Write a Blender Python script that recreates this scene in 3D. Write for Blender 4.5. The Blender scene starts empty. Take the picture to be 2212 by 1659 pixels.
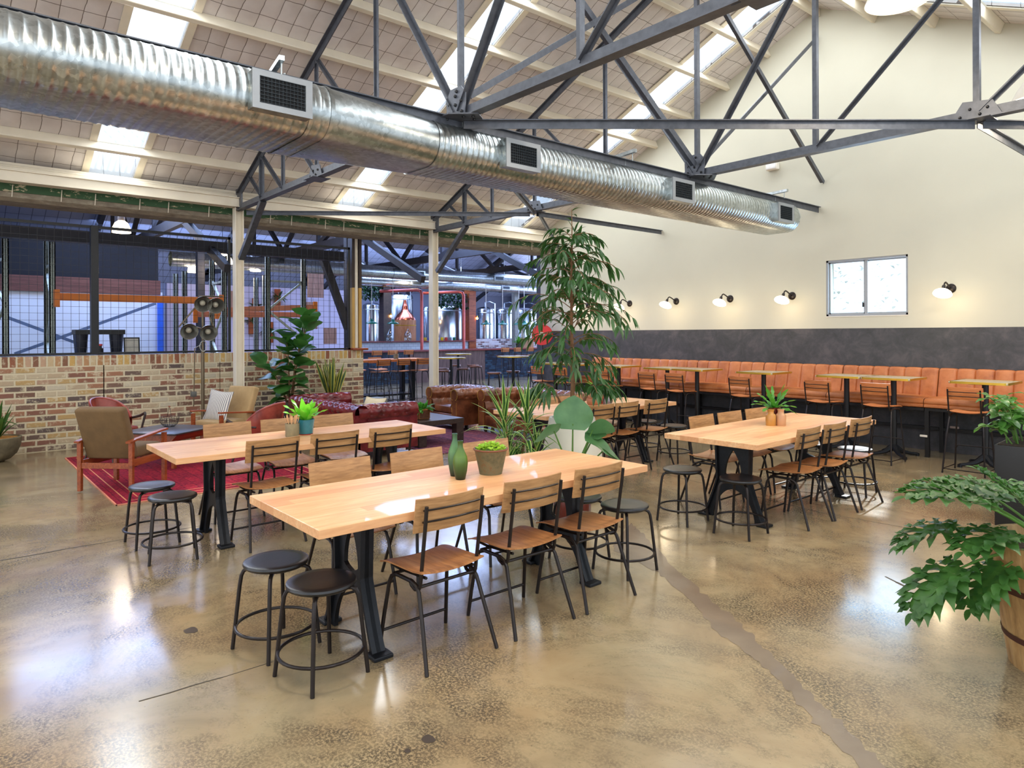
import bpy, bmesh, math, random
from math import sin, cos, pi, radians, sqrt, atan2
from mathutils import Vector, Matrix, Euler
random.seed(7)
SC = bpy.context.scene
COL = SC.collection
# ---------------------------------------------------------------- camera
EYE = 1.65
A = radians(49.681); RL = radians(-0.227)
F = Vector((-sin(A), cos(A), 0)); R = Vector((cos(A), sin(A), 0)); Z = Vector((0, 0, 1))
Rr = R*cos(RL) + Z*sin(RL); Ur = Z*cos(RL) - R*sin(RL)
cd = bpy.data.cameras.new('camera'); cam = bpy.data.objects.new('camera', cd); COL.objects.link(cam)
cam.matrix_world = Matrix(((Rr.x, Ur.x, -F.x, 0), (Rr.y, Ur.y, -F.y, 0), (Rr.z, Ur.z, -F.z, EYE), (0, 0, 0, 1)))
cd.sensor_width = 36; cd.lens = 1481/2212*36
cd.shift_x = (1106-1113.55)/2212; cd.shift_y = (721.45-829.5)/2212
cd.clip_start = .05; cd.clip_end = 200
SC.camera = cam
# ---------------------------------------------------------------- world, light, exposure
W = bpy.data.worlds.new('sky'); SC.world = W; W.use_nodes = True
bg = W.node_tree.nodes['Background']; bg.inputs[0].default_value = (.80, .90, 1, 1); bg.inputs[1].default_value = 1.7
SC.view_settings.view_transform = 'Standard'; SC.view_settings.look = 'None'
SC.view_settings.exposure = 0.0; SC.view_settings.gamma = 1; SC.view_settings.use_curve_mapping = False
SC.cycles.use_denoising = True; SC.cycles.max_bounces = 7; SC.cycles.diffuse_bounces = 4; SC.cycles.glossy_bounces = 4
SC.cycles.transparent_max_bounces = 8; SC.cycles.sample_clamp_indirect = 6; SC.cycles.caustics_reflective = False; SC.cycles.caustics_refractive = False
X0 = -5.13; ZR = 6.75; SL = .44      # ridge x, ridge height, roof slope
GY = 10.62                           # gable wall
def area(name, loc, size, power, col, direction=None, spread=pi, rot=None):
    l = bpy.data.lights.new(name, 'AREA'); l.shape = 'RECTANGLE'; l.size, l.size_y = size; l.energy = power; l.color = col; l.spread = spread
    o = bpy.data.objects.new(name, l); COL.objects.link(o); o.location = loc
    if rot is not None: o.rotation_euler = rot
    elif direction is not None: o.rotation_euler = Vector(direction).to_track_quat('-Z', 'Y').to_euler()
    return o
SKYL = [(1.69, 2.26), (5.5, 6.0), (9.3, 9.86)]
SKYL_UNSEEN = [(-2.1, -1.5)]  # unseen skylight strip behind the camera, added for its light
th = math.atan(SL)
for (a, b) in SKYL + SKYL_UNSEEN:
    for s in (-1, 1):
        xm = X0 + s*3.08; zm = ZR - SL*3.08 - .035
        area('skylight_daylight', (xm, (a+b)/2, zm), (6.0/cos(th), (b-a)-.03), 110, (.93, .97, 1), rot=(0, s*th, 0))
# brewery hall daylight (its own roof lights) and unseen fill lights added to brighten both halls
for (x, y, sx, sy, p) in [(-15.2, 3.4, 3.0, 4.6, 700), (-15.2, 10.8, 3.0, 5.2, 850), (-22.2, 6.5, 2.6, 6, 600), (-22.4, 13.5, 2.6, 7, 750), (-18.5, 18.5, 5, 4, 620)]:
    area('brewery_roof_daylight', (x, y, 5.0 if x > -20 else 4.6), (sx, sy), p, (.40, .56, 1), rot=(0, (-th if x > -18.9 else th)*.9, 0))
area('side_fill_light', (1.6, -1.2, 2.3), (6.0, 3.4), 45, (1, .96, .92), direction=(-1, .35, -.12))  # added side fill for the hall, no real opening known here
area('rear_fill_light', (-6, -5.4, 2.2), (9, 3.2), 95, (1, .96, .92), direction=(0, 1, .0))  # fill light added behind the camera to brighten the room
area('tank_fill_light', (-12.2, 16.5, 3.2), (5.5, 2.6), 420, (.50, .66, 1), direction=(-1, .15, -.12))  # added to light the tank faces; no window stands here
area('window_daylight', (-4.43, 10.95, 2.34), (1.1, .8), 20, (.50, .74, 1), direction=(.1, -1, -.1))
area('brewery_side_fill', (-19, -5.4, 3.0), (12, 4), 520, (.45, .58, 1), direction=(0, 1, .30))  # unseen upward light added to brighten the brewery roof
area('brewery_end_fill', (-19, 22.6, 3.2), (12, 4), 750, (.55, .66, 1), direction=(0, -1, .25))  # second added roof fill, from the far end of the brewery
sun = bpy.data.lights.new('sun', 'SUN'); sun.energy = 6; sun.angle = .02; sun.color = (1, .95, .87)
so = bpy.data.objects.new('sun', sun); COL.objects.link(so); so.rotation_euler = Vector((1.2, -3.75, -2.33)).to_track_quat('-Z', 'Y').to_euler()
# ---------------------------------------------------------------- mesh helpers
def rotz(a): return Matrix.Rotation(a, 4, 'Z')
def TR(x, y, z): return Matrix.Translation((x, y, z))
def lerp(a, b, t): return a+(b-a)*t
class MB:
    def __init__(s): s.v = []; s.f = []; s.m = []; s.k = 0
    def add(s, vs, fs, T=None, k=None):
        n = len(s.v)
        s.v += [tuple(T @ Vector(v)) if T is not None else tuple(v) for v in vs]
        s.f += [tuple(i+n for i in f) for f in fs]; s.m += [s.k if k is None else k]*len(fs)
        return s
    def box(s, x0, x1, y0, y1, z0, z1, T=None, k=None):
        return s.add([(x0, y0, z0), (x1, y0, z0), (x1, y1, z0), (x0, y1, z0), (x0, y0, z1), (x1, y0, z1), (x1, y1, z1), (x0, y1, z1)],
                     [(0, 3, 2, 1), (4, 5, 6, 7), (0, 1, 5, 4), (1, 2, 6, 5), (2, 3, 7, 6), (3, 0, 4, 7)], T, k)
    def rbox(s, x0, x1, y0, y1, z0, z1, r, T=None, n=2, k=None):
        bm = bmesh.new(); bmesh.ops.create_cube(bm, size=1)
        bmesh.ops.scale(bm, vec=(x1-x0, y1-y0, z1-z0), verts=bm.verts)
        bmesh.ops.bevel(bm, geom=bm.edges[:], offset=r, segments=n, affect='EDGES', profile=.5)
        bmesh.ops.translate(bm, vec=((x0+x1)/2, (y0+y1)/2, (z0+z1)/2), verts=bm.verts)
        bm.verts.ensure_lookup_table()
        vs = [tuple(v.co) for v in bm.verts]; fs = [tuple(v.index for v in f.verts) for f in bm.faces]; bm.free()
        return s.add(vs, fs, T, k)
    def beam(s, a, b, w, h, up=(0, 0, 1), ow=0, oh=0, k=None):
        a, b = Vector(a), Vector(b); d = (b-a); L = d.length; d.normalize()
        x = d.cross(Vector(up));
        if x.length < 1e-4: x = d.cross(Vector((1, 0, 0)))
        x.normalize(); u = x.cross(d)
        T = Matrix(((x.x, d.x, u.x, a.x), (x.y, d.y, u.y, a.y), (x.z, d.z, u.z, a.z), (0, 0, 0, 1)))
        return s.box(-w/2+ow, w/2+ow, 0, L, -h/2+oh, h/2+oh, T, k)
    def tee(s, a, b, w, t=.008, up=(0, 0, 1)):      # angle-section steel member
        s.beam(a, b, w, t, up, oh=w/2); s.beam(a, b, t, w, up); return s
    def tube(s, pts, r, n=8, closed=False, k=None, cap=True):
        P = [Vector(p) for p in pts]; N = len(P); vs = []; fs = []
        rr = r if isinstance(r, (list, tuple)) else [r]*N
        u = None
        for i, p in enumerate(P):
            if closed: d = P[(i+1) % N]-P[i-1]
            else: d = P[min(i+1, N-1)]-P[max(i-1, 0)]
            d.normalize()
            if u is None:
                u = d.orthogonal().normalized()
            else:
                u = u-d*u.dot(d)
                u = u.normalized() if u.length > 1e-6 else d.orthogonal().normalized()
            w = d.cross(u)
            for j in range(n):
                a = 2*pi*j/n; vs.append(p+(u*cos(a)+w*sin(a))*rr[i])
        for i in range(N if closed else N-1):
            i2 = (i+1) % N
            for j in range(n):
                j2 = (j+1) % n; fs.append((i*n+j, i*n+j2, i2*n+j2, i2*n+j))
        if cap and not closed: fs += [tuple(range(n))[::-1], tuple((N-1)*n+j for j in range(n))]
        return s.add(vs, fs, None, k)
    def lathe(s, prof, c=(0, 0, 0), n=28, T=None, k=None, cap=True, sq=1.0):
        vs = []; fs = []; N = len(prof)
        for (r, z) in prof:
            for j in range(n):
                a = 2*pi*j/n; vs.append((c[0]+r*cos(a), c[1]+r*sin(a)*sq, c[2]+z))
        for i in range(N-1):
            for j in range(n):
                j2 = (j+1) % n; fs.append((i*n+j, i*n+j2, (i+1)*n+j2, (i+1)*n+j))
        if cap:
            if prof[0][0] > 1e-6: fs.append(tuple(range(n))[::-1])
            if prof[-1][0] > 1e-6: fs.append(tuple((N-1)*n+j for j in range(n)))
        return s.add(vs, fs, T, k)
    def cyl(s, c, r, z0, z1, n=24, T=None, k=None, r2=None): return s.lathe([(r, z0), (r if r2 is None else r2, z1)], (c[0], c[1], 0), n, T, k)
    def prism(s, poly, y0, y1, T=None, k=None):    # polygon in XZ extruded along Y
        n = len(poly); vs = [(x, y0, z) for x, z in poly]+[(x, y1, z) for x, z in poly]
        fs = [tuple(range(n)), tuple(range(2*n-1, n-1, -1))]+[(i, i+n, (i+1) % n+n, (i+1) % n) for i in range(n)]
        return s.add(vs, fs, T, k)
    def grid(s, fn, nu, nv, T=None, k=None, cu=False, cv=False, kf=None):
        vs = [fn(i/nu, j/nv) for i in range(nu+(0 if cu else 1)) for j in range(nv+(0 if cv else 1))]
        W_ = nv if cv else nv+1; H_ = nu if cu else nu+1
        n0 = len(s.v); fs = []; ks = []
        for i in range(nu):
            for j in range(nv):
                i2 = (i+1) % H_; j2 = (j+1) % W_
                fs.append((i*W_+j, i2*W_+j, i2*W_+j2, i*W_+j2)); ks.append(kf(i, j) if kf else (s.k if k is None else k))
        s.v += [tuple(T @ Vector(v)) if T is not None else tuple(v) for v in vs]
        s.f += [tuple(i+n0 for i in f) for f in fs]; s.m += ks
        return s
    def sphere(s, c, r, n=14, m=9, sc=(1, 1, 1), T=None, k=None):
        prof = [(max(1e-4, r*sin(pi*i/m)), -r*cos(pi*i/m)) for i in range(m+1)]
        vs = []; fs = []
        for (q, z) in prof:
            for j in range(n):
                a = 2*pi*j/n; vs.append((c[0]+q*cos(a)*sc[0], c[1]+q*sin(a)*sc[1], c[2]+z*sc[2]))
        for i in range(m):
            for j in range(n):
                j2 = (j+1) % n; fs.append((i*n+j, i*n+j2, (i+1)*n+j2, (i+1)*n+j))
        return s.add(vs, fs, T, k)
    def leaf(s, base, d, L, w, droop=.3, n=6, fold=.25, up=(0, 0, 1), shape=None, k=0, k2=None, roll=0, wave=0):
        # one blade bending towards the ground; k2 = material of the margins
        base = Vector(base); d = Vector(d).normalized(); up = Vector(up)
        side = d.cross(up)
        if side.length < 1e-3: side = Vector((1, 0, 0))
        side.normalize(); nrm = side.cross(d)
        if roll:
            q = Matrix.Rotation(roll, 3, d); side = q @ side; nrm = q @ nrm
        sh = shape or (lambda t: sin(pi*min(1, t**.8))**.8 if 0 < t < 1 else 0.0)
        cols = 5 if k2 is not None else 3; vs = []; fs = []; ks = []
        p = Vector(base); dd = Vector(d)
        for i in range(n+1):
            t = i/n
            ww = max(.0008, w*.5*sh(t))
            wv = wave*sin(t*9+base.x*40)*ww
            offs = (-1, -.6, 0, .6, 1) if cols == 5 else (-1, 0, 1)
            for o in offs: vs.append(p+side*(o*ww)+nrm*(abs(o)*fold*ww+wv*o))
            dd = (dd+Vector((0, 0, -droop/n))).normalized(); nrm = side.cross(dd); p = p+dd*(L/n)
        for i in range(n):
            for j in range(cols-1):
                a = i*cols+j; fs.append((a, a+1, a+cols+1, a+cols))
                ks.append(k2 if (k2 is not None and j in (0, cols-2)) else k)
        n0 = len(s.v); s.v += [tuple(v) for v in vs]; s.f += [tuple(q+n0 for q in f) for f in fs]; s.m += ks
        return p
    def build(s, name, mats, parent=None, ang=35, loc=None, rot=None, bevel=0):
        me = bpy.data.meshes.new(name); me.from_pydata([tuple(v) for v in s.v], [], s.f)
        if not isinstance(mats, (list, tuple)): mats = [mats]
        for m_ in mats: me.materials.append(m_)
        if len(mats) > 1: me.polygons.foreach_set('material_index', s.m)
        bm = bmesh.new(); bm.from_mesh(me); bmesh.ops.recalc_face_normals(bm, faces=bm.faces); bm.to_mesh(me); bm.free()
        if ang:
            me.shade_smooth(); me.set_sharp_from_angle(angle=radians(ang))
        o = bpy.data.objects.new(name, me); COL.objects.link(o)
        if parent: o.parent = parent
        if loc: o.location = loc
        if rot: o.rotation_euler = rot
        if bevel:
            b = o.modifiers.new('edge', 'BEVEL'); b.width = bevel; b.segments = 2; b.limit_method = 'ANGLE'; b.angle_limit = radians(40)
        return o
def tag(o, label, cat, group=None, kind=None):
    o['label'] = label; o['category'] = cat
    if group: o['group'] = group
    if kind: o['kind'] = kind
    return o
def thing(name, label, cat, loc=(0, 0, 0), rz=0, group=None):
    o = bpy.data.objects.new(name, None); COL.objects.link(o); o.empty_display_size = .1
    o.location = loc; o.rotation_euler = (0, 0, rz)
    return tag(o, label, cat, group)
def struct(o): o['kind'] = 'structure'; return o
KIDS = {}
def kids(o): return [c for c in bpy.data.objects if c.parent == o]
def dup(root, loc, rz, label, group=None):
    if root.name not in KIDS: KIDS[root.name] = [(c, kids(c)) for c in kids(root)]
    r = root.copy(); COL.objects.link(r); r.location = loc; r.rotation_euler = (0, 0, rz); r['label'] = label
    if group: r['group'] = group
    for c, gs in KIDS[root.name]:
        d = c.copy(); COL.objects.link(d); d.parent = r
        for g in gs:
            e = g.copy(); COL.objects.link(e); e.parent = d
    return r
# ---------------------------------------------------------------- materials
def srgb(c):
    return tuple((x/12.92 if x <= .04045 else ((x+.055)/1.055)**2.4) for x in (c[0]/255, c[1]/255, c[2]/255))+(1,)
class N:
    def __init__(s, name):
        s.mat = bpy.data.materials.new(name); s.mat.use_nodes = True; s.t = s.mat.node_tree; s.b = s.t.nodes['Principled BSDF']
        s.out = s.t.nodes['Material Output']
    def n(s, typ, **kw):
        x = s.t.nodes.new('ShaderNode'+typ)
        for a, b in kw.items(): setattr(x, a, b)
        return x
    def l(s, a, b): s.t.links.new(a, b)
    def val(s, sock, v):
        if isinstance(v, bpy.types.NodeSocket): s.l(v, sock)
        else: sock.default_value = v
    def coord(s, kind='Object', scale=(1, 1, 1), rnd=False, rot=(0, 0, 0)):
        tc = s.n('TexCoord'); mp = s.n('Mapping'); s.l(tc.outputs[kind], mp.inputs[0]); mp.inputs['Scale'].default_value = scale; mp.inputs['Rotation'].default_value = rot
        if rnd:
            oi = s.n('ObjectInfo'); m = s.n('Math', operation='MULTIPLY'); m.inputs[1].default_value = 37; s.l(oi.outputs['Random'], m.inputs[0])
            cx = s.n('CombineXYZ'); s.l(m.outputs[0], cx.inputs[0]); s.l(m.outputs[0], cx.inputs[1]); s.l(m.outputs[0], cx.inputs[2]); s.l(cx.outputs[0], mp.inputs['Location'])
        return mp.outputs[0]
    def noise(s, v, scale, detail=4, rough=.55, dist=0, out='Fac'):
        x = s.n('TexNoise'); s.l(v, x.inputs['Vector']); x.inputs['Scale'].default_value = scale; x.inputs['Detail'].default_value = detail
        x.inputs['Roughness'].default_value = rough; x.inputs['Distortion'].default_value = dist; return x.outputs[out]
    def ramp(s, f, stops, const=False):
        x = s.n('ValToRGB'); s.l(f, x.inputs[0]); e = x.color_ramp.elements
        if const: x.color_ramp.interpolation = 'CONSTANT'
        while len(e) > 1: e.remove(e[-1])
        e[0].position = stops[0][0]; e[0].color = stops[0][1] if len(stops[0][1]) == 4 else srgb(stops[0][1])
        for p, c in stops[1:]:
            q = e.new(p); q.color = c if len(c) == 4 else srgb(c)
        return x.outputs[0]
    def mix(s, f, a, b, mode='MIX'):
        x = s.n('MixRGB', blend_type=mode)
        for i, v in enumerate((f, a, b)):
            if isinstance(v, bpy.types.NodeSocket): s.l(v, x.inputs[i])
            else: x.inputs[i].default_value = v
        return x.outputs[0]
    def math(s, op, a, b=0.0, c=None):
        x = s.n('Math', operation=op); s.val(x.inputs[0], a); s.val(x.inputs[1], b)
        if c is not None: s.val(x.inputs[2], c)
        return x.outputs[0]
    def bump(s, h, strength=.3, dist=.01):
        x = s.n('Bump'); s.l(h, x.inputs['Height']); x.inputs['Strength'].default_value = strength; x.inputs['Distance'].default_value = dist
        s.l(x.outputs[0], s.b.inputs['Normal'])
    def set(s, col=None, rough=None, metal=None, spec=None, coat=None, trans=None):
        for k_, v in (('Base Color', col), ('Roughness', rough), ('Metallic', metal), ('Specular IOR Level', spec), ('Coat Weight', coat), ('Transmission Weight', trans)):
            if v is not None: s.val(s.b.inputs[k_], v)
        return s
MATS = {}
def plain(name, c, rough=.5, metal=0, var=.12, scale=6, spec=.5, coat=0, bump=0, bscale=80):
    if name in MATS: return MATS[name]
    q = N(name); v = q.coord()
    a = srgb(c); lo = tuple(max(0, x*(1-var)) for x in a[:3])+(1,); hi = tuple(min(1, x*(1+var)) for x in a[:3])+(1,)
    q.set(q.ramp(q.noise(v, scale), [(.3, lo), (.7, hi)]), rough, metal, spec, coat)
    if bump: q.bump(q.noise(v, bscale, 3), bump, .004)
    MATS[name] = q.mat; return q.mat
def wood(name, c1, c2, c3, axis=1, rough=.4, k=1.0, rnd=True, plank=0, coat=0):
    q = N(name); sc = [9*k, 9*k, 9*k]; sc[axis] = .9*k
    v = q.coord(scale=tuple(sc), rnd=rnd)
    f = q.noise(v, 1.6, 5, .6, 1.3); g = q.noise(v, 7, 3, .6, .4)
    col = q.ramp(f, [(.25, c1), (.5, c2), (.75, c3)])
    col = q.mix(.25, col, q.ramp(g, [(.35, tuple(x*.75 for x in c1)), (.65, c3)]))
    if plank:   # glued staves running along the axis: every stave its own tone
        tc = q.n('TexCoord'); sp = q.n('SeparateXYZ'); q.l(tc.outputs['Object'], sp.inputs[0])
        across = sp.outputs[0 if axis == 1 else 1]; along = sp.outputs[axis]
        row = q.math('FLOOR', q.math('DIVIDE', across, plank))
        sh = q.math('MULTIPLY', row, 1.37)
        cell = q.math('FLOOR', q.math('DIVIDE', q.math('ADD', along, sh), 1.9))
        cx = q.n('CombineXYZ'); q.l(row, cx.inputs[0]); q.l(cell, cx.inputs[1]); wn = q.n('TexWhiteNoise', noise_dimensions='3D'); q.l(cx.outputs[0], wn.inputs[0])
        col = q.mix(q.math('MULTIPLY', wn.outputs['Value'], .75), col, q.ramp(wn.outputs['Value'], [(0, c3), (.5, c2), (1, c1)]))
    q.set(col, rough, 0, .5, coat); q.bump(f, .08, .003); MATS[name] = q.mat; return q.mat
def brick(name, axis, bw, bh, joint, cols, mortar, rough=.85, off=.5, noise=.35, bump=.6, z0=0.0, white=0):
    # axis: world axis running along the wall (0 = x, 1 = y); rows stack in z
    q = N(name); tc = q.n('TexCoord'); sp = q.n('SeparateXYZ'); q.l(tc.outputs['Object'], sp.inputs[0])
    n1 = q.noise(tc.outputs['Object'], 22, 3, .6)
    wob = q.math('MULTIPLY', q.math('SUBTRACT', n1, .5), noise*.03)
    u = q.math('ADD', sp.outputs[axis], wob); z = q.math('ADD', q.math('SUBTRACT', sp.outputs[2], z0), wob)
    rz_ = q.math('DIVIDE', z, bh); row = q.math('FLOOR', rz_)
    par = q.math('MULTIPLY', q.math('MODULO', q.math('ABSOLUTE', row), 2), off)
    ux = q.math('ADD', q.math('DIVIDE', u, bw), par); cell = q.math('FLOOR', ux)
    fu = q.math('FRACT', ux); fz = q.math('FRACT', rz_)
    du = q.math('MULTIPLY', q.math('MINIMUM', fu, q.math('SUBTRACT', 1, fu)), bw)
    dz = q.math('MULTIPLY', q.math('MINIMUM', fz, q.math('SUBTRACT', 1, fz)), bh)
    d = q.math('MINIMUM', du, dz)
    mr = q.n('MapRange'); q.l(d, mr.inputs[0]); mr.inputs[1].default_value = joint*.35; mr.inputs[2].default_value = joint*.75
    m = mr.outputs[0]
    cx = q.n('CombineXYZ'); q.l(row, cx.inputs[0]); q.l(cell, cx.inputs[1]); wn = q.n('TexWhiteNoise', noise_dimensions='3D'); q.l(cx.outputs[0], wn.inputs[0])
    col = q.ramp(wn.outputs['Value'], [(i/len(cols), c) for i, c in enumerate(cols)], True)
    n2 = q.noise(tc.outputs['Object'], 30, 4, .7)
    col = q.mix(q.math('MULTIPLY', n2, .5 if noise else .1), col, q.mix(.5, col, (.1, .07, .05, 1) if noise else (.8, .85, .9, 1)))
    if white:
        w_ = q.ramp(q.noise(tc.outputs['Object'], 9, 5, .75), [(.52, (0, 0, 0, 1)), (.62, (1, 1, 1, 1))])
        col = q.mix(q.math('MULTIPLY', w_, white), col, srgb(mortar))
    q.set(q.mix(m, srgb(mortar), col), rough); q.bump(q.math('ADD', m, q.math('MULTIPLY', n2, .3)), bump, .008)
    MATS[name] = q.mat; return q.mat
def emit(name, c, s):
    q = N(name); q.set((0, 0, 0, 1), .4); q.b.inputs['Emission Color'].default_value = srgb(c); q.b.inputs['Emission Strength'].default_value = s
    MATS[name] = q.mat; return q.mat
M_CREAM = plain('cream_wall_paint', (204, 200, 182), .75, var=.03, scale=1.2)
M_WHITE = plain('white_paint', (232, 226, 215), .55, var=.05, scale=3)
M_TRIMW = plain('cream_steel_paint', (226, 216, 196), .5, var=.06, scale=3)
M_STEEL = plain('grey_truss_steel', (84, 87, 95), .42, .35, .22, 14, bump=.15, bscale=160)
M_BLACK = plain('black_steel', (30, 29, 30), .38, .3, .15, 20)
M_BROWNBLK = plain('bronze_black_steel', (40, 33, 31), .34, .5, .15, 20)
M_IRON = plain('cast_iron_black', (27, 29, 34), .45, .4, .3, 18, bump=.25, bscale=60)
M_SEATBLK = wood('black_stained_timber', (18, 17, 18), (28, 26, 27), (42, 39, 39), 1, .32)
M_TABLE = wood('oiled_hardwood', (206, 142, 96), (230, 172, 120), (244, 204, 156), 1, .42, 1.0, True, .095, .15)
M_SEAT = wood('acacia_seat', (126, 76, 44), (176, 116, 68), (205, 150, 98), 1, .36, 1.2)
M_BACKR = wood('acacia_backrest', (136, 94, 58), (180, 132, 84), (206, 160, 110), 0, .40, 1.2)
M_ORSEAT = wood('orange_brown_ply', (176, 96, 50), (206, 122, 68), (224, 148, 92), 0, .38, 1.2)
M_TEAK = wood('reddish_teak', (104, 44, 20), (150, 70, 32), (182, 96, 50), 1, .35)
M_DARKW = wood('dark_wenge', (34, 24, 22), (54, 40, 36), (74, 58, 52), 0, .4)
M_DWALL = N('charcoal_plaster')
def _dw(q):
    v = q.coord(scale=(1, 1, 1)); f = q.noise(v, 4.2, 8, .72, .6); g = q.noise(v, .9, 3)
    c = q.ramp(f, [(.32, (50, 50, 54)), (.5, (70, 68, 74)), (.66, (94, 88, 92))]); c = q.mix(q.math('MULTIPLY', g, .5), c, srgb((66, 70, 66)))
    q.set(c, .6); q.bump(f, .2, .01)
_dw(M_DWALL); M_DWALL = M_DWALL.mat
M_OR = N('tan_leather')
def _lea(q, a, b, c, rough, s=5):
    v = q.coord(rnd=True); f = q.noise(v, s, 5, .6); g = q.noise(v, 120, 3, .6)
    q.set(q.ramp(f, [(.3, a), (.5, b), (.72, c)]), rough, 0, .5); q.bump(g, .12, .002)
_lea(M_OR, (160, 88, 46), (188, 112, 62), (202, 128, 78), .42); M_OR = M_OR.mat
M_RED = N('oxblood_leather'); _lea(M_RED, (66, 14, 18), (104, 26, 30), (128, 40, 42), .26); M_RED = M_RED.mat
M_RED2 = N('brick_red_leather'); _lea(M_RED2, (96, 34, 28), (142, 58, 46), (166, 78, 62), .3); M_RED2 = M_RED2.mat
M_BROWNL = N('chestnut_leather'); _lea(M_BROWNL, (62, 30, 18), (112, 62, 38), (146, 88, 56), .3, 3); M_BROWNL = M_BROWNL.mat
M_OLIVE = N('olive_brown_fabric'); _lea(M_OLIVE, (104, 80, 50), (112, 86, 54), (120, 92, 58), .85, 8); M_OLIVE = M_OLIVE.mat
M_BEIGE = N('mustard_beige_fabric'); _lea(M_BEIGE, (164, 134, 90), (172, 142, 98), (180, 150, 104), .85, 8); M_BEIGE = M_BEIGE.mat
M_GALV = N('galvanised_steel')
def _galv(q):
    v = q.coord(); vo = q.n('TexVoronoi'); q.l(v, vo.inputs['Vector']); vo.inputs['Scale'].default_value = 28
    f = q.noise(v, 2.2, 4); c = q.ramp(vo.outputs['Color'], [(.2, (150, 158, 160)), (.8, (196, 204, 206))])
    c = q.mix(.35, c, q.ramp(f, [(.3, (150, 152, 148)), (.7, (214, 220, 220))])); q.set(c, q.math('MULTIPLY_ADD', f, .2, .2), .95)
_galv(M_GALV); M_GALV = M_GALV.mat
M_GRILLE = plain('powder_grey_metal', (150, 154, 158), .45, .4, .05)
M_BRASS = plain('brass_edge', (206, 168, 62), .3, .75, .08)
M_LAM = plain('stone_laminate', (190, 178, 152), .25, 0, .1, 20)
M_STAIN = plain('brushed_stainless', (186, 192, 200), .2, 1, .08, 2)
M_COPPER = plain('polished_copper', (196, 106, 82), .24, 1, .15, 2)
M_PINKCU = plain('copper_pipe', (190, 96, 90), .35, .6, .12, 4)
M_ORANGE = plain('orange_rack_paint', (226, 122, 30), .45, 0, .08)
M_PINKO = plain('faded_orange_rack_paint', (222, 138, 100), .5, 0, .1)
M_RACK = plain('pale_grey_green_steel', (170, 178, 168), .45, .3, .08)
M_GREENE = plain('green_enamel', (22, 104, 84), .25, 0, .08)
M_CONC = plain('grey_concrete', (128, 128, 122), .85, 0, .15, 8, bump=.3)
M_WPOT = plain('white_glazed_pot', (214, 208, 192), .45, 0, .05, 4)
M_DKPOT = plain('dark_stone_pot', (58, 56, 54), .7, 0, .25, 10, bump=.3)
M_STONEB = plain('mossy_stone', (108, 98, 76), .9, 0, .35, 9, bump=.5, bscale=30)
M_SOIL = plain('soil', (58, 42, 30), .95, 0, .4, 60, bump=.8, bscale=60)
M_MULCH = plain('orange_bark_mulch', (188, 132, 62), .95, 0, .4, 60, bump=.8, bscale=60)
M_TRUNK = plain('plant_stem_bark', (128, 92, 62), .8, 0, .2, 20)
M_STEMG = plain('green_stem', (88, 130, 52), .5, 0, .15, 10)
def leafm(name, c, c2, rough=.38, sc=7, tr=.25):
    q = N(name); v = q.coord(); q.set(q.ramp(q.noise(v, sc, 4), [(.3, c), (.7, c2)]), rough, 0, .5)
    t = q.n('BsdfTranslucent'); t.inputs[0].default_value = srgb(tuple(min(255, x*1.25) for x in c2)); ms = q.n('MixShader'); ms.inputs[0].default_value = tr
    q.l(q.b.outputs[0], ms.inputs[1]); q.l(t.outputs[0], ms.inputs[2]); q.l(ms.outputs[0], q.out.inputs[0]); return q.mat
L_FIG = leafm('fiddle_leaf_green', (34, 72, 30), (70, 120, 50)); L_FICUS = leafm('ficus_green', (30, 66, 28), (62, 104, 48))
L_DRA = leafm('dracaena_green', (34, 72, 34), (58, 100, 46)); L_DRAE = leafm('dracaena_lime_margin', (150, 186, 84), (186, 206, 120))
L_SNK = leafm('snake_plant_green', (40, 66, 36), (78, 100, 56)); L_SNKE = leafm('snake_plant_yellow_margin', (186, 178, 72), (206, 196, 96))
L_ALO = leafm('elephant_ear_green', (60, 104, 62), (96, 138, 88), .3); L_PHI = leafm('philodendron_green', (28, 66, 26), (78, 124, 56), .4)
L_FERN = leafm('bright_fern_green', (70, 150, 34), (128, 206, 56), .4); L_FERN2 = leafm('fern_green', (36, 96, 30), (84, 156, 52), .4)
L_LIME = leafm('lime_green', (128, 180, 40), (190, 222, 84), .45); L_GLOSS = leafm('glossy_shrub_green', (42, 92, 34), (96, 146, 66), .3)
L_WALL = leafm('dark_ivy_green', (14, 40, 22), (34, 78, 36), .5); L_TREE = leafm('outdoor_tree_pale_blue', (150, 190, 205), (200, 222, 225), .6, 7, .6)  # tree leaves painted pale blue to carry the bluish outdoor glare
M_BRICK = brick('reclaimed_brick', 1, .245, .086, .022, [(146, 96, 76), (122, 88, 72), (190, 168, 138), (166, 116, 88), (98, 82, 78), (198, 180, 150), (138, 92, 76), (192, 158, 104), (180, 144, 118), (112, 90, 80), (200, 188, 164), (128, 98, 82)], (206, 192, 162), white=.8)
M_SOLD = brick('soldier_course_brick', 1, .088, .5, .02, [(186, 140, 98), (150, 92, 66), (204, 178, 138), (176, 128, 84), (136, 92, 70), (206, 166, 96), (196, 160, 130)], (208, 196, 166), off=0, z0=-.01, white=.6)
M_BRICKB = brick('whitewashed_brick', 1, .24, .08, .018, [(206, 196, 200), (180, 160, 156), (130, 96, 92), (214, 206, 206), (96, 78, 80), (200, 186, 184)], (206, 198, 202))
M_SUBWAY = brick('white_subway_tile', 1, .2, .1, .008, [(212, 218, 226), (220, 226, 232)], (150, 160, 172), rough=.2, noise=0, bump=.2)
M_BLUET = brick('dark_blue_tile', 1, .16, .07, .01, [(20, 44, 70), (30, 60, 88), (16, 34, 56), (40, 76, 100)], (18, 26, 40), rough=.3, noise=.1, bump=.3)
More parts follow.
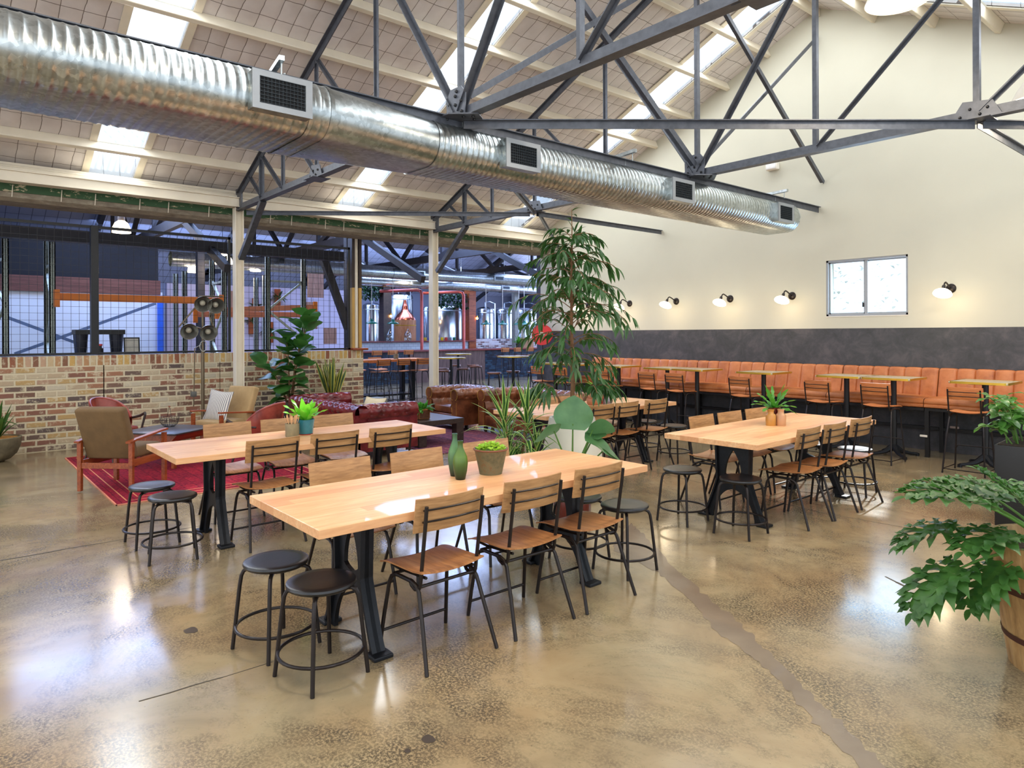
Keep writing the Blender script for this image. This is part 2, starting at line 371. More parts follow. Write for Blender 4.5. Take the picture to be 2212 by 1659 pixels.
def glassm(name, tint, gl=.06, rough=.03):
    q = N(name); t = q.n('BsdfTransparent'); t.inputs[0].default_value = tint; g = q.n('BsdfGlossy'); g.inputs['Roughness'].default_value = rough
    ms = q.n('MixShader'); ms.inputs[0].default_value = gl; q.l(t.outputs[0], ms.inputs[1]); q.l(g.outputs[0], ms.inputs[2]); q.l(ms.outputs[0], q.out.inputs[0]); return q.mat
M_GLASS = glassm('window_glass', (.93, .97, 1, 1)); M_CLEAR = glassm('clear_bottle_glass', (.8, .88, .9, 1), .15)
M_LAMP = emit('lamp_glass_warm', (255, 236, 200), 7); M_BULB = emit('bulb_warm', (255, 190, 110), 30)
M_LENS = plain('lamp_reflector', (170, 168, 160), .25, .8, .1, 8)
M_ALU = plain('spun_aluminium', (186, 184, 176), .35, .85, .08, 8)
M_POLE = plain('bronze_pole', (112, 98, 78), .4, .7, .1, 8)
# ---------------------------------------------------------------- shell of the place
q = N('polished_concrete'); v = q.coord()
big = q.noise(v, .42, 5, .6, .8); mid = q.noise(v, 1.7, 6, .65, .5); fine = q.noise(v, 78, 3, .75); fleck = q.noise(v, 60, 2, .5)
c = q.ramp(mid, [(.28, (124, 106, 82)), (.42, (146, 126, 96)), (.55, (162, 143, 110)), (.72, (178, 161, 128))])
c = q.mix(q.math('MULTIPLY', big, .75), c, q.ramp(q.noise(v, .8, 4), [(.35, (132, 127, 104)), (.6, (160, 130, 90))]))
patch = q.ramp(q.noise(v, .85, 8, .74, .5), [(.45, (0, 0, 0, 1)), (.60, (1, 1, 1, 1))])
speck = q.ramp(fine, [(.46, (1, 1, 1, 1)), (.58, (0, 0, 0, 1))])
c = q.mix(q.math('MULTIPLY', q.math('MULTIPLY', patch, speck), .85), c, srgb((66, 60, 50)))
c = q.mix(q.math('MULTIPLY', q.ramp(fleck, [(.70, (0, 0, 0, 1)), (.74, (1, 1, 1, 1))]), .5), c, srgb((60, 52, 46)))
q.set(c, q.math('MULTIPLY_ADD', q.noise(v, 3.2, 5, .6), .22, .09), 0, .5, 0)
q.b.inputs['Coat Weight'].default_value = .35; q.b.inputs['Coat Roughness'].default_value = .12
q.bump(q.math('ADD', fine, mid), .05, .004); M_FLOOR = q.mat
struct(MB().box(-27, 3, -7, 24, -.2, 0).build('floor', M_FLOOR, ang=0))
fl = bpy.data.objects['floor']
PL = [(-3.62, 4.08), (-3.493, 3.93), (-2.967, 3.80), (-2.587, 3.578), (-2.12, 3.265), (-1.835, 3.152), (-1.609, 3.003), (-1.399, 2.842), (-1.138, 2.675), (-.7, 2.35), (.4, 1.6)]
PRr = [(-3.9, 4.62), (-3.6, 4.43), (-3.065, 4.04), (-2.565, 3.719), (-2.136, 3.484), (-1.9, 3.309), (-1.623, 3.127), (-1.364, 2.946), (-1.115, 2.784), (-.6, 2.45), (.5, 1.75)]
b = MB(); vs = []
def along(P, t):
    i = min(int(t*(len(P)-1)), len(P)-2); u = t*(len(P)-1)-i; return Vector((lerp(P[i][0], P[i+1][0], u), lerp(P[i][1], P[i+1][1], u), 0))
rr = random.Random(3)
for i in range(91):
    t = i/90; a = along(PL, t); d = along(PRr, t); n_ = (d-a).normalized()
    vs += [a+n_*rr.uniform(-.022, .022)+Vector((0, 0, .0012)), d+n_*rr.uniform(-.022, .022)+Vector((0, 0, .0012))]
b.add(vs, [(2*i, 2*i+2, 2*i+3, 2*i+1) for i in range(90)])
q = N('patched_concrete'); v = q.coord(); q.set(q.ramp(q.noise(v, 3, 5), [(.3, (110, 94, 78)), (.7, (132, 115, 96))]), q.math('MULTIPLY_ADD', q.noise(v, 5, 4), .2, .14)); q.b.inputs['Coat Weight'].default_value = .3; M_PATCH = q.mat
struct(b.build('floor_patch', M_PATCH, fl, ang=0))
M_CRACK = plain('dark_joint', (70, 62, 52), .8)
b = MB()
def line(P, w, jit=.01):
    for (x0, y0), (x1, y1) in zip(P[:-1], P[1:]):
        L = sqrt((x1-x0)**2+(y1-y0)**2); n = max(2, int(L/.12)); px, py = x0, y0
        for i in range(1, n+1):
            qx = lerp(x0, x1, i/n)+rr.uniform(-jit, jit); qy = lerp(y0, y1, i/n)+rr.uniform(-jit, jit)
            b.beam((px, py, .0008), (qx, qy, .0008), w*rr.uniform(.5, 1.3), .0012); px, py = qx, qy
line([(-6.3, -1.5), (-6.29, 1.25)], .014, .006); line([(-6.29, 1.25), (-6.3, 9.5)], .005, .003); line([(-1.0, 6.36), (-3.0, 6.2), (-5.4, 6.6)], .006, .002)
line([(-3.46, .7), (-3.43, 1.3)], .007, .006); line([(-2.9, 7.6), (-.9, 7.9)], .004, .002); line([(-1.92, 4.9), (-1.72, 4.78)], .015, .01)
b.k = 0
struct(b.build('floor_joint', M_CRACK, fl, ang=0))
b = MB()
for x, y, r_ in [(-4.1, 1.09, .042), (-2.364, 1.531, .03), (-2.352, 1.426, .014), (-2.0, 1.3, .028)]:
    b.add([(x+r_*(1+.15*sin(a*3))*cos(a), y+r_*(1+.2*cos(a*2))*sin(a), .0012) for a in [2*pi*i/18 for i in range(18)]], [tuple(range(18))])
struct(b.build('floor_stain', plain('dark_oil_stain', (70, 60, 50), .3), fl, ang=0))
# gable wall (with its window) : y = 10.62
wx0, wx1, wz0, wz1 = -5.02, -3.84, 1.905, 2.77
def gz(x): return ZR+.12-SL*abs(x-X0)
def gable(b, y0, y1, zlo, xs0, xs1, lo=0.0):
    xs = [xs0]+[x for x in (wx0, X0, wx1) if xs0 < x < xs1]+[xs1]; xs.sort()
    for a, c_ in zip(xs[:-1], xs[1:]):
        spans = [(zlo, None)] if not (wx0-1e-6 <= a and c_ <= wx1+1e-6) else [(zlo, wz0), (wz1, None)]
        for z0, z1 in spans:
            zt0 = gz(a) if z1 is None else z1; zt1 = gz(c_) if z1 is None else z1
            b.prism([(a, z0), (c_, z0), (c_, zt1), (a, zt0)], y0, y1)
b = MB(); gable(b, GY, GY+.26, 1.716, -11.62, 1.3)
struct(b.build('wall_far', M_CREAM, ang=0))
struct(MB().box(-11.62, 1.3, GY, GY+.26, 0, 1.716).build('wall_far_lower', M_DWALL, ang=0))
struct(MB().box(-27, -11.62, GY+12.5, GY+12.7, 0, 7).box(-27.2, -27, -7, 23.3, 0, 7).box(-27, -11.8, -7.2, -7, 0, 7).build('wall_left', plain('brewery_wall', (120, 122, 138), .8, var=.1, scale=.6), ang=0))
struct(MB().box(-11.75, -11.62, GY, GY+12.6, 0, 5).build('wall_return', plain('slate_wall', (62, 64, 76), .7), ang=0))
# window
w = MB(); y0 = GY+.03; y1 = GY+.10; t_ = .03
for x0_, x1_, z0_, z1_ in [(wx0, wx1, wz0, wz0+t_), (wx0, wx1, wz1-t_, wz1), (wx0, wx0+t_, wz0, wz1), (wx1-t_, wx1, wz0, wz1)]: w.box(x0_, x1_, GY+.012, GY+.11, z0_, z1_)
xm = (wx0+wx1)/2
w.box(xm-.022, xm+.022, GY+.03, GY+.075, wz0+t_, wz1-t_)
for x0_, x1_, yy in [(wx0+t_, xm-.02, GY+.06), (xm-.02, wx1-t_, GY+.085)]:
    for r_ in [(x0_, x1_, wz0+t_, wz0+t_+.02), (x0_, x1_, wz1-t_-.02, wz1-t_), (x0_, x0_+.02, wz0+t_, wz1-t_), (x1_-.02, x1_, wz0+t_, wz1-t_)]: w.box(r_[0], r_[1], yy-.012, yy+.012, r_[2], r_[3])
wo = struct(w.build('window_1', plain('anodised_window_frame', (170, 172, 174), .4, .5, .05), ang=0))
struct(MB().box(wx0+t_, xm, GY+.058, GY+.062, wz0+t_, wz1-t_).box(xm, wx1-t_, GY+.083, GY+.087, wz0+t_, wz1-t_).build('window_pane', M_GLASS, wo, ang=0))
MB().rbox(xm-.05, xm-.03, GY+.012, GY+.03, wz0+.13, wz0+.20, .004).build('window_latch', M_BLACK, wo)
struct(MB().box(wx0-.0, wx1, GY-.004, GY+.2, wz0-.012, wz0).build('window_sill', M_WHITE, wo, ang=0))
# ceiling: foil-faced blanket behind wire netting
q = N('foil_blanket_ceiling'); tc = q.n('TexCoord'); sp = q.n('SeparateXYZ'); q.l(tc.outputs['Object'], sp.inputs[0])
nn = q.noise(tc.outputs['Object'], 2.2, 3); wob = q.math('MULTIPLY', q.math('SUBTRACT', nn, .5), .07)
def lines(s, pitch, w_):
    f = q.math('FRACT', q.math('DIVIDE', q.math('ADD', s, wob), pitch)); return q.math('MULTIPLY', q.math('MINIMUM', f, q.math('SUBTRACT', 1, f)), pitch)
dx = lines(sp.outputs[0], .29, .01); dy = lines(sp.outputs[1], .21, .01)
ln = q.math('LESS_THAN', q.math('MINIMUM', dx, dy), .0036)
puff = q.math('ADD', q.math('MULTIPLY', q.math('SINE', q.math('MULTIPLY', dy, 14.9)), 1), q.math('MULTIPLY', nn, .6))
c = q.ramp(q.noise(tc.outputs['Object'], 3, 4), [(.3, (208, 200, 196)), (.7, (226, 219, 216))])
q.set(q.mix(ln, c, srgb((108, 96, 88))), .42, 0, .45); q.bump(puff, .4, .02); M_FOIL = q.mat
def slope_strip(b, s, y0, y1, x_out, off=0, th_=.06):
    xo = X0+s*x_out; zo = ZR-SL*x_out+off; P = [(X0, ZR+off), (xo, zo), (xo, zo+th_), (X0, ZR+off+th_)]
    b.prism(P, y0, y1)
cuts = SKYL_UNSEEN+SKYL
b = MB(); ys = [-6]+[x for c_ in cuts for x in c_]+[GY+.25]
for s in (-1, 1):
    for i in range(0, len(ys), 2): slope_strip(b, s, ys[i], ys[i+1], 6.35)
struct(b.build('ceiling', M_FOIL, ang=0))
q = N('translucent_roof_sheet'); tl = q.n('BsdfTranslucent'); tl.inputs[0].default_value = (.72, .86, 1, 1); tr_ = q.n('BsdfTransparent'); tr_.inputs[0].default_value = (.94, .98, 1, 1)
ms = q.n('MixShader'); ms.inputs[0].default_value = .75; q.l(tl.outputs[0], ms.inputs[1]); q.l(tr_.outputs[0], ms.inputs[2]); q.l(ms.outputs[0], q.out.inputs[0]); M_SHEET = q.mat
k = 2
for (a, c_) in cuts:
    for s in (-1, 1):
        def fn(u, v_, s=s, a=a, c_=c_):
            d = u*6.35; return (X0+s*d, lerp(a, c_, v_), ZR-SL*d+.03+.008*sin(v_*(c_-a)/.076*2*pi))
        b = MB(); b.grid(fn, 1, 48); struct(b.build('window_%d' % k, M_SHEET)); k += 1
        e = MB()    # folded flashings that frame the opening
        for yy in (a, c_):
            sg = -1 if yy == a else 1
            e.beam((X0+s*.1, yy+sg*.045, ZR-.044-.02), (X0+s*6.3, yy+sg*.045, ZR-SL*6.3-.02), .09, .012, (0, 0, 1))
        struct(e.build('trim_%d' % (k-1), M_TRIMW, ang=0))
# purlins, one thing each
def purlin(x, lab):
    d = abs(x-X0); z = ZR-SL*d-.075
    o = MB().box(-.035, .035, -6, GY, -.07, .07).build('roof_purlin', M_TRIMW, loc=(x, 0, z), rot=(0, (th if x > X0 else -th) if d > .1 else 0, 0), bevel=.01)
    tag(o, lab, 'purlin', 'white roof purlins')
for x, lab in [(X0, 'white roof purlin running along the very ridge'), (-5.98, 'white roof purlin first below the ridge on the brewery side'), (-6.75, 'white roof purlin second below the ridge on the brewery side'),
               (-7.52, 'white roof purlin third below the ridge on the brewery side'), (-8.31, 'white roof purlin fourth below the ridge, above the long duct'), (-9.5, 'white roof purlin hidden mostly behind the silver duct'),
               (-10.72, 'wide white roof purlin nearest the eaves gutter, under the duct'), (-4.28, 'white roof purlin first below the ridge on the window side'), (-3.48, 'white roof purlin second below the ridge on the window side'),
               (-2.72, 'white roof purlin third below the ridge on the window side'), (-1.95, 'white roof purlin fourth below the ridge on the window side')]:
    purlin(x, lab)
# eaves beam between the two halls
e = MB(); e.box(-11.16, -11.03, -6, GY, 3.68, 3.80); e.box(-11.2, -11.01, -6, GY, 3.662, 3.68); e.box(-11.2, -11.01, -6, GY, 3.80, 3.815); e.box(-11.26, -11.12, -6, GY, 3.815, 3.865)
struct(e.build('trim_20', M_TRIMW, ang=0, bevel=.004))
e = MB(); e.tube([(-11.20, -6, 3.885), (-11.20, GY, 3.885)], .022, 8); e.box(-11.5, -11.24, -6, GY, 3.87, 3.95)
struct(e.build('trim_21', M_TRIMW, ang=40))
q = N('flaking_green_paint'); v = q.coord(scale=(1, .5, 1.6)); f = q.ramp(q.noise(v, 16, 5, .7), [(.56, (60, 92, 62)), (.60, (196, 184, 152))], True); q.set(f, .8); M_FLAKE = q.mat
struct(MB().box(-11.33, -11.28, -6, GY, 3.57, 3.70).build('trim_22', M_FLAKE, ang=0))
g = MB(); P = [(-11.30, 3.58), (-11.30, 3.50), (-11.38, 3.455), (-11.80, 3.455), (-11.86, 3.50), (-11.86, 3.58)]
g.prism(P, -6, GY)
q = N('weathered_gutter_concrete'); v = q.coord(scale=(1, .4, 1)); q.set(q.ramp(q.noise(v, 12, 6, .7), [(.3, (112, 100, 86)), (.6, (150, 140, 122)), (.75, (188, 180, 164))]), .85); q.bump(q.noise(v, 30, 4), .4, .01)
struct(g.build('trim_23', q.mat, ang=0))
cl = MB()
for i in range(30): y = -3+i*.48+.1*sin(i*3.1); cl.beam((-11.27, y, 3.66), (-11.27, y-.01, 3.50), .018, .01)
struct(cl.build('trim_24', M_TRIMW, ang=0))
struct(MB().box(-11.62, -11.50, -6, 23, 3.58, 4.3).build('wall_valley', M_FOIL, ang=0))
# brewery roof
RX, RZ = -18.9, 6.9; SB = (RZ-3.85)/(-11.55-RX)
q = N('brewery_roof_foil'); tc = q.n('TexCoord'); sp = q.n('SeparateXYZ'); q.l(tc.outputs['Object'], sp.inputs[0])
f1 = q.math('FRACT', q.math('DIVIDE', sp.outputs[1], .3)); l1 = q.math('LESS_THAN', f1, .05); f2 = q.math('FRACT', q.math('DIVIDE', sp.outputs[0], .45)); l2 = q.math('LESS_THAN', f2, .035)
q.set(q.mix(q.math('MAXIMUM', l1, l2), srgb((172, 176, 196)), srgb((96, 96, 112))), .35); q.bump(q.noise(tc.outputs['Object'], 3, 3), .5, .03)
b = MB(); b.prism([(RX, RZ), (-11.55, 3.85), (-11.55, 3.91), (RX, RZ+.06)], -7, 23.2); b.prism([(RX, RZ), (-27.1, RZ-SB*8.2), (-27.1, RZ-SB*8.2+.06), (RX, RZ+.06)], -7, 23.2)
struct(b.build('ceiling', q.mat, ang=0))
# ---------------------------------------------------------------- steel trusses
NODES = [0, 1.53, 3.055, 4.15, 4.95]
def top_z(o): return 6.46-SL*o
CH = 3.664
def truss(y, lab, brace_lab):
    t = thing('roof_truss', lab, 'truss', (X0, y, 0), 0, 'steel roof trusses')
    bc = MB(); bc.beam((-5.98, 0, CH), (5.98, 0, CH), .10, .012, oh=-.045); bc.beam((-5.98, 0, CH), (5.98, 0, CH), .012, .10, oh=0); bc.build('bottom_chord', M_STEEL, t, ang=0)
    for s in (-1, 1):
        MB().tee((s*.0, 0, top_z(0)), (s*5.93, 0, top_z(5.93)), .09, .012).build('top_chord', M_STEEL, t, ang=0)
        for i, o in enumerate(NODES[1:], 1):
            MB().tee((s*o, .012, CH), (s*o, .012, top_z(o)), .055 if i != 4 else .08, .009, (s, 0, 0)).build('post', M_STEEL, t, ang=0)
            if i < 4: pass
        for i in range(4):
            a, c_ = NODES[i], NODES[i+1]
            MB().tee((s*a+s*.03, -.012, CH+.02), (s*c_-s*.04, -.012, top_z(c_)-.03), .075 if i == 0 else .055, .009, (0, 1, 0)).build('diagonal', M_STEEL, t, ang=0)
        MB().tee((s*NODES[4], -.012, CH+.02), (s*5.45, -.012, top_z(5.45)), .05, .009, (0, 1, 0)).build('diagonal', M_STEEL, t, ang=0)
        MB().box(s*5.93-.13, s*5.93+.13, -.01, .01, CH-.06, CH+.30).build('gusset_plate', M_STEEL, t, ang=0)
        MB().beam((s*5.84, 0, 2.85), (s*4.9, 0, CH-.05), .09, .07).build('knee_brace', M_STEEL, t, ang=0)
        nb = MB(); nb.prism([(s*3.055-.22, CH-.055), (s*3.055+.22, CH-.055), (s*3.055+.14, CH+.10), (s*3.055-.10, CH+.13)], -.03, -.018)
        for dx_, dz_ in [(-.12, 0), (-.04, .06), (.04, 0), (.1, .05)]: nb.sphere((s*3.055+dx_, -.035, CH+dz_-.01), .014, 6, 5, k=1)
        nb.prism([(s*3.055-.14, CH-.062), (s*3.055+.14, CH-.062), (s*3.055+.14, CH-.055), (s*3.055-.14, CH-.055)], -.12, .12); nb.build('gusset_plate', [M_STEEL, M_BLACK], t)
    MB().tee((0, .012, CH), (0, .012, top_z(0)), .06, .009, (1, 0, 0)).build('post', M_STEEL, t, ang=0)
    gp = MB(); gp.prism([(-.14, CH-.05), (.14, CH-.05), (.15, CH+.16), (.08, CH+.24), (-.08, CH+.24), (-.15, CH+.16)], -.034, -.022)
    for dx_, dz_ in [(-.09, .1), (0, .16), (0, .08), (.09, .1), (-.1, .02), (.1, .0), (.02, .2)]: gp.sphere((dx_, -.04, CH+dz_), .016, 6, 5, k=1)
    gp.build('gusset_plate', [M_STEEL, M_BLACK], t)
    hp = MB(); vs_ = [(-.3, 0), (-.12, -.2), (.12, -.2), (.3, 0), (.12, .22), (-.12, .22)]
    hp.add([(x, y_, CH-.063) for x, y_ in vs_]+[(x, y_, CH-.051) for x, y_ in vs_], [(5, 4, 3, 2, 1, 0), (6, 7, 8, 9, 10, 11)]+[(i, (i+1) % 6, (i+1) % 6+6, i+6) for i in range(6)])
    for x, y_ in [(.16, -.06), (.16, .06), (-.15, .05), (0, -.13), (.22, 0)]: hp.sphere((x, y_, CH-.068), .016, 6, 5, k=1)
    hp.build('node_plate', [M_STEEL, M_BLACK], t)
    return t
truss(3.68, 'nearest dark steel roof truss, spanning over the lounge and duct', '')
truss(7.36, 'dark steel roof truss further off, nearest the cream gable wall', '')
truss(-.6, 'dark steel roof truss above and behind the viewer', '')
def tie(name, a, b_, lab, w=.07, up=(0, 0, 1), grp=None):
    m = MB(); m.tee(a, b_, w, .009, up); return tag(m.build(name, M_STEEL, ang=0), lab, 'tie bar', grp or 'longitudinal steel tie bars')
zt = CH-.085
tie('tie_bar', (X0, -6, zt), (X0, GY-.01, zt), 'long steel tie bar under the truss middles, directly above the duct', .085)
tie('tie_bar', (X0-3.055, 7.4, zt), (X0-3.055, GY-.01, zt), 'long steel tie bar ending on the wall left of the duct end')
tie('tie_bar', (X0+3.055, 7.4, zt), (X0+3.055, GY-.01, zt), 'long steel tie bar on the window side of the roof')
G2 = 'diagonal wind braces'
zb = CH-.10
tie('wind_brace', (X0+.05, 3.7, zb), (X0+3.05, 7.34, zb), 'horizontal wind brace reading level across the big gable wall', .075, grp=G2)
tie('wind_brace', (X0-5.8, 3.75, zb), (X0-3.1, 7.3, zb), 'horizontal wind brace from the left column head to the middle truss node', .06, grp=G2)
tie('wind_brace', (X0-3.0, 7.4, zb), (X0-5.9, GY, zb), 'slim wind brace running behind the tall fig towards the far corner', .06, grp=G2)
tie('wind_brace', (X0-.05, 3.75, zb), (X0-3.0, 7.3, zb), 'horizontal wind brace above the middle of the duct', .06, grp=G2)
tie('wind_brace', (X0+3.1, 7.4, zb), (X0+5.6, GY, zb), 'wind brace leaving the right-hand truss node towards the wall', .07, grp=G2)
tie('wind_brace', (X0, 3.75, 6.25), (X0, 7.3, CH+.1), 'steep brace falling from the near truss apex to the far truss middle', .075, (1, 0, 0), G2)
tie('wind_brace', (X0+.09, 3.72, CH+.15), (X0+.09, 7.3, 6.3), 'steep brace rising from the near truss middle to the far truss apex', .06, (1, 0, 0), G2)
tie('wind_brace', (X0+.06, 7.4, 6.2), (X0+.06, GY-.01, 4.0), 'steep brace falling to a foot on the cream gable wall', .06, (1, 0, 0), G2)
tie('wind_brace', (X0-.03, 7.42, CH+.1), (X0-.03, GY-.01, 6.3), 'thin pale-edged brace rising behind the truss to the gable wall', .05, (1, 0, 0), G2)
# columns
for y, lab in [(3.68, 'white steel column behind the beige armchair, in front of the brick wall'), (7.36, 'white steel column beside the brown chesterfield chairs'), (-.6, 'white steel column out of the picture to the left')]:
    c_ = thing('steel_column', lab, 'column', (-11.11, y, 0), 0, 'white columns under the eaves beam')
    s = MB(); s.box(-.07, .07, -.065, -.055, 0, 3.655).box(-.07, .07, .055, .065, 0, 3.655).box(-.007, .007, -.055, .055, 0, 3.655); s.build('shaft', M_TRIMW, c_, ang=0)
    MB().rbox(-.10, .10, -.10, .10, 0, .14, .01).build('base_shoe', plain('grey_base_shoe', (120, 122, 120), .6), c_)
# brick half wall with mesh screen
b = MB()
for y0_, y1_ in [(-4, 1.93), (1.945, 3.6), (3.61, 3.98), (3.99, 6.0), (6.005, 6.22)]: b.box(-12.04, -11.8, y0_, y1_, 0, 1.21)
struct(b.build('wall_brick', M_BRICK, ang=0)); struct(MB().box(-12.04, -11.8, -4, 6.22, 1.21, 1.355).build('wall_brick_coping', M_SOLD, ang=0))
def screen(y0_, y1_, lab, x=-11.87, z0_=1.37, z1_=3.29, pitch=.10):
    t = thing('mesh_screen', lab, 'screen', (x, y0_, z0_), 0, 'black wire mesh screens on the brick wall')
    L = y1_-y0_; h = z1_-z0_; f = MB()
    f.box(-.02, .02, 0, .04, 0, h).box(-.02, .02, L-.04, L, 0, h).box(-.02, .02, 0, L, 0, .03).box(-.02, .02, 0, L, h-.04, h); f.build('frame', M_BLACK, t, ang=0)
    w_ = MB(); n = int(L/pitch)
    for i in range(1, n): w_.tube([(0, i*L/n, 0), (0, i*L/n, h)], .0028, 4, cap=False)
    m = int(h/pitch)
    for j in range(1, m): w_.tube([(.005, 0, j*h/m), (.005, L, j*h/m)], .0028, 4, cap=False)
    w_.build('wire_mesh', M_BLACK, t); return t
screen(-1.3, 1.84, 'black wire mesh screen on the brick wall, left end past the first rack post')
screen(1.84, 3.80, 'black wire mesh screen between the black post and the white column')
screen(3.90, 5.98, 'black wire mesh screen behind the fiddle-leaf fig, right end')
t = MB().box(-11.93, -11.81, 1.78, 1.88, 1.37, 3.29).build('screen_post', M_BLACK, ang=0, bevel=.004); tag(t, 'square black steel post standing on the brick wall between mesh screens', 'post')
t = thing('corner_post', 'timber and steel post on the free end of the brick wall', 'post', (-11.92, 6.11, 1.355))
MB().box(-.09, .09, -.10, -.045, 0, 1.18).box(-.09, .09, .045, .10, 0, 1.18).build('timber_packer', plain('yellow_pine', (190, 150, 80), .6, 0, .1), t, ang=0, bevel=.004)
MB().tube([(.04, 0, 0), (.04, 0, 2.12)], .042, 12).build('steel_pipe', M_TRIMW, t)
MB().box(-.09, .09, -.10, -.045, 1.18, 2.12).box(-.09, .09, .045, .10, 1.18, 2.12).build('upper_packer', plain('dark_brown_timber', (52, 40, 36), .6), t, ang=0)
tag(MB().rbox(-12.06, -11.74, 5.98, 6.3, 1.356, 1.40, .01).build('timber_block', M_TEAK), 'small reddish timber block capping the end of the brick wall', 'timber block')
bx = thing('bulkhead_light', 'white wedge-shaped emergency light high on the cream wall', 'light', (-5.88, GY, 4.40))
MB().prism([(-.10, -.06), (.10, -.06), (.10, .06), (-.10, .06)], -.10, 0).build('housing', M_WHITE, bx, bevel=.012)
MB().rbox(-.085, .085, -.108, -.10, -.045, .05, .004).build('diffuser', plain('opal_plastic', (240, 238, 236), .3), bx)
# ---------------------------------------------------------------- the long galvanised duct
def oval(w, h, n=10):
    r = h/2; hw = w/2-r; P = []
    for i in range(n+1): a = -pi/2+pi*i/n; P.append((hw+r*cos(a), r*sin(a)))
    for i in range(n+1): a = pi/2+pi*i/n; P.append((-hw+r*cos(a), r*sin(a)))
    return P
def duct_run(b, y0_, y1_, wfn, h, rib, nseg, pitch=.07, xc=0):
    ny = max(2, int((y1_-y0_)/pitch)*6) if rib else 12
    def fn(u, v_):
        y = lerp(y0_, y1_, u); w_, x_ = wfn(u)
        e_ = 0
        if rib:
            f = ((y-y0_)/pitch) % 1; e_ = .006*(max(0, 1-abs(f-.5)/.22))
        P = oval(w_+2*e_, h+2*e_, nseg); n = len(P); i = int(round(v_*n)) % n
        return (x_+P[i][0], y, P[i][1])
    b.grid(fn, ny, len(oval(1, .4, nseg)), cv=True)
du = thing('ventilation_duct', 'long galvanised flat-oval duct hanging under the roof trusses', 'duct', (-5.3, 0, 3.36))
b = MB(); duct_run(b, -3, 2.3, lambda u: (.99, -.015), .41, True, 10); b.build('ribbed_section', M_GALV, du, 60)
b = MB(); duct_run(b, 2.3, 3.4, lambda u: (lerp(.99, .73, u), lerp(-.015, -.065, u)), .41, False, 10); b.build('plain_reducer', M_GALV, du, 60)
b = MB(); duct_run(b, 3.4, 9.75, lambda u: (.73, lerp(-.065, -.05, u)), .41, True, 10, .062)
P = oval(.73, .41, 10); b.add([(x-.05, 9.75, z) for x, z in P], [tuple(range(len(P)))]); b.build('ribbed_section', M_GALV, du, 60)
b = MB()
for y, w_, x_ in [(2.3, .99, -.015), (3.4, .73, -.065), (2.14, .99, -.015)]:
    b = MB()
    P = oval(w_+.016, .426, 10); P2 = oval(w_+.016, .426, 10); n = len(P)
    b.add([(x+x_, y-.015, z) for x, z in P]+[(x+x_, y+.015, z) for x, z in P2], [(i, (i+1) % n, (i+1) % n+n, i+n) for i in range(n)])
    b.build('joint_band', M_GALV, du, 60)
for y, x_ in [(1.88, .56), (4.28, .38), (6.80, .38), (9.20, .38)]:
    g_ = MB(); g_.box(x_-.10, x_, -.21+y, .21+y, -.145, .115); go = g_.build('outlet_box', M_GALV, du, 0)
    fr = MB(); X = x_+.001
    for a_ in [(-.215, .215, -.15, -.108), (-.215, .215, .078, .12), (-.215, -.165, -.108, .078), (.165, .215, -.108, .078)]: fr.box(X, X+.012, y+a_[0], y+a_[1], a_[2], a_[3])
    fr.build('grille_frame', M_GRILLE, go, 0)
    gl = MB(); gl.box(X-.0005, X+.001, y-.165, y+.165, -.108, .078, k=1)
    for i in range(13): gl.box(X+.001, X+.008, y-.16+i*.0266-.001, y-.16+i*.0266+.001, -.108, .078)
    for i in range(8): gl.box(X+.002, X+.011, y-.165, y+.165, -.104+i*.0255, -.1015+i*.0255)
    gl.build('grille_fins', [plain('dark_grille', (58, 66, 72), .5, .3), plain('duct_shade_black', (12, 14, 18), .9)], go, 0)  # black backing sheet paints the shade inside the duct outlet
for y, xr in [(2.05, .22), (3.72, .0), (6.0, .22), (9.3, .22), (0, .2)]:
    hk = MB()
    if xr: hk.beam((-.35, y, .30), (.42, y-.12, .30), .04, .035); hk.tube([(.36, y-.1, .20), (.36, y-.1, .31)], .006, 6)
    hk.tube([(.17, y, .20), (.17, y, .29)], .006, 6); hk.build('hanger', M_GALV, du)
# ---------------------------------------------------------------- lights
def sconce(x, lab, first=[None]):
    if first[0] is None:
        t = thing('wall_lamp', lab, 'wall lamp', (x, GY, 2.25), 0, 'opal disc wall lamps above the banquette')
        MB().lathe([(0.001, .03), (.04, .028), (.062, .012), (.065, 0)], n=24, T=Matrix.Rotation(pi/2, 4, 'X')).build('wall_rose', M_BROWNBLK, t)
        ar = MB(); pts = [(0, -.02, 0)]+[(0, -.02-.20*sin(a), .075*sin(a*1.25)) for a in [.3, .6, .9, 1.2, 1.5]]+[(0, -.245, .06), (0, -.275, .02)]
        ar.tube(pts, .011, 8); ar.build('arm', M_BROWNBLK, t)
        T = TR(0, -.285, .0) @ Matrix.Rotation(radians(-28), 4, 'X')
        MB().lathe([(.001, .035), (.022, .03), (.026, -.02), (.034, -.035)], n=16, T=T).build('lampholder', M_BROWNBLK, t)
        MB().lathe([(.034, -.035), (.075, -.05), (.105, -.075), (.115, -.098), (.11, -.105), (.06, -.115), (.001, -.12)], n=28, T=T).build('shade', M_LAMP, t)
        KIDS[t.name] = [(c_, kids(c_)) for c_ in kids(t)]; first[0] = t
    else: t = dup(first[0], (x, GY, 2.25), 0, lab)
    l = bpy.data.lights.new('sconce_light', 'POINT'); l.energy = 5; l.color = (1, .78, .5); l.shadow_soft_size = .1; o = bpy.data.objects.new('sconce_light', l); COL.objects.link(o); o.location = (x, GY-.42, 2.08)
for x, lab in [(-10.118, 'wall lamp showing through the leaves of the tall fig'), (-8.98, 'wall lamp just right of the tall fig'), (-7.85, 'second lit wall lamp clear of the tall fig'),
               (-6.71, 'third lit wall lamp clear of the tall fig'), (-5.575, 'lit wall lamp immediately left of the small window'), (-3.296, 'lit wall lamp immediately right of the small window')]: sconce(x, lab)
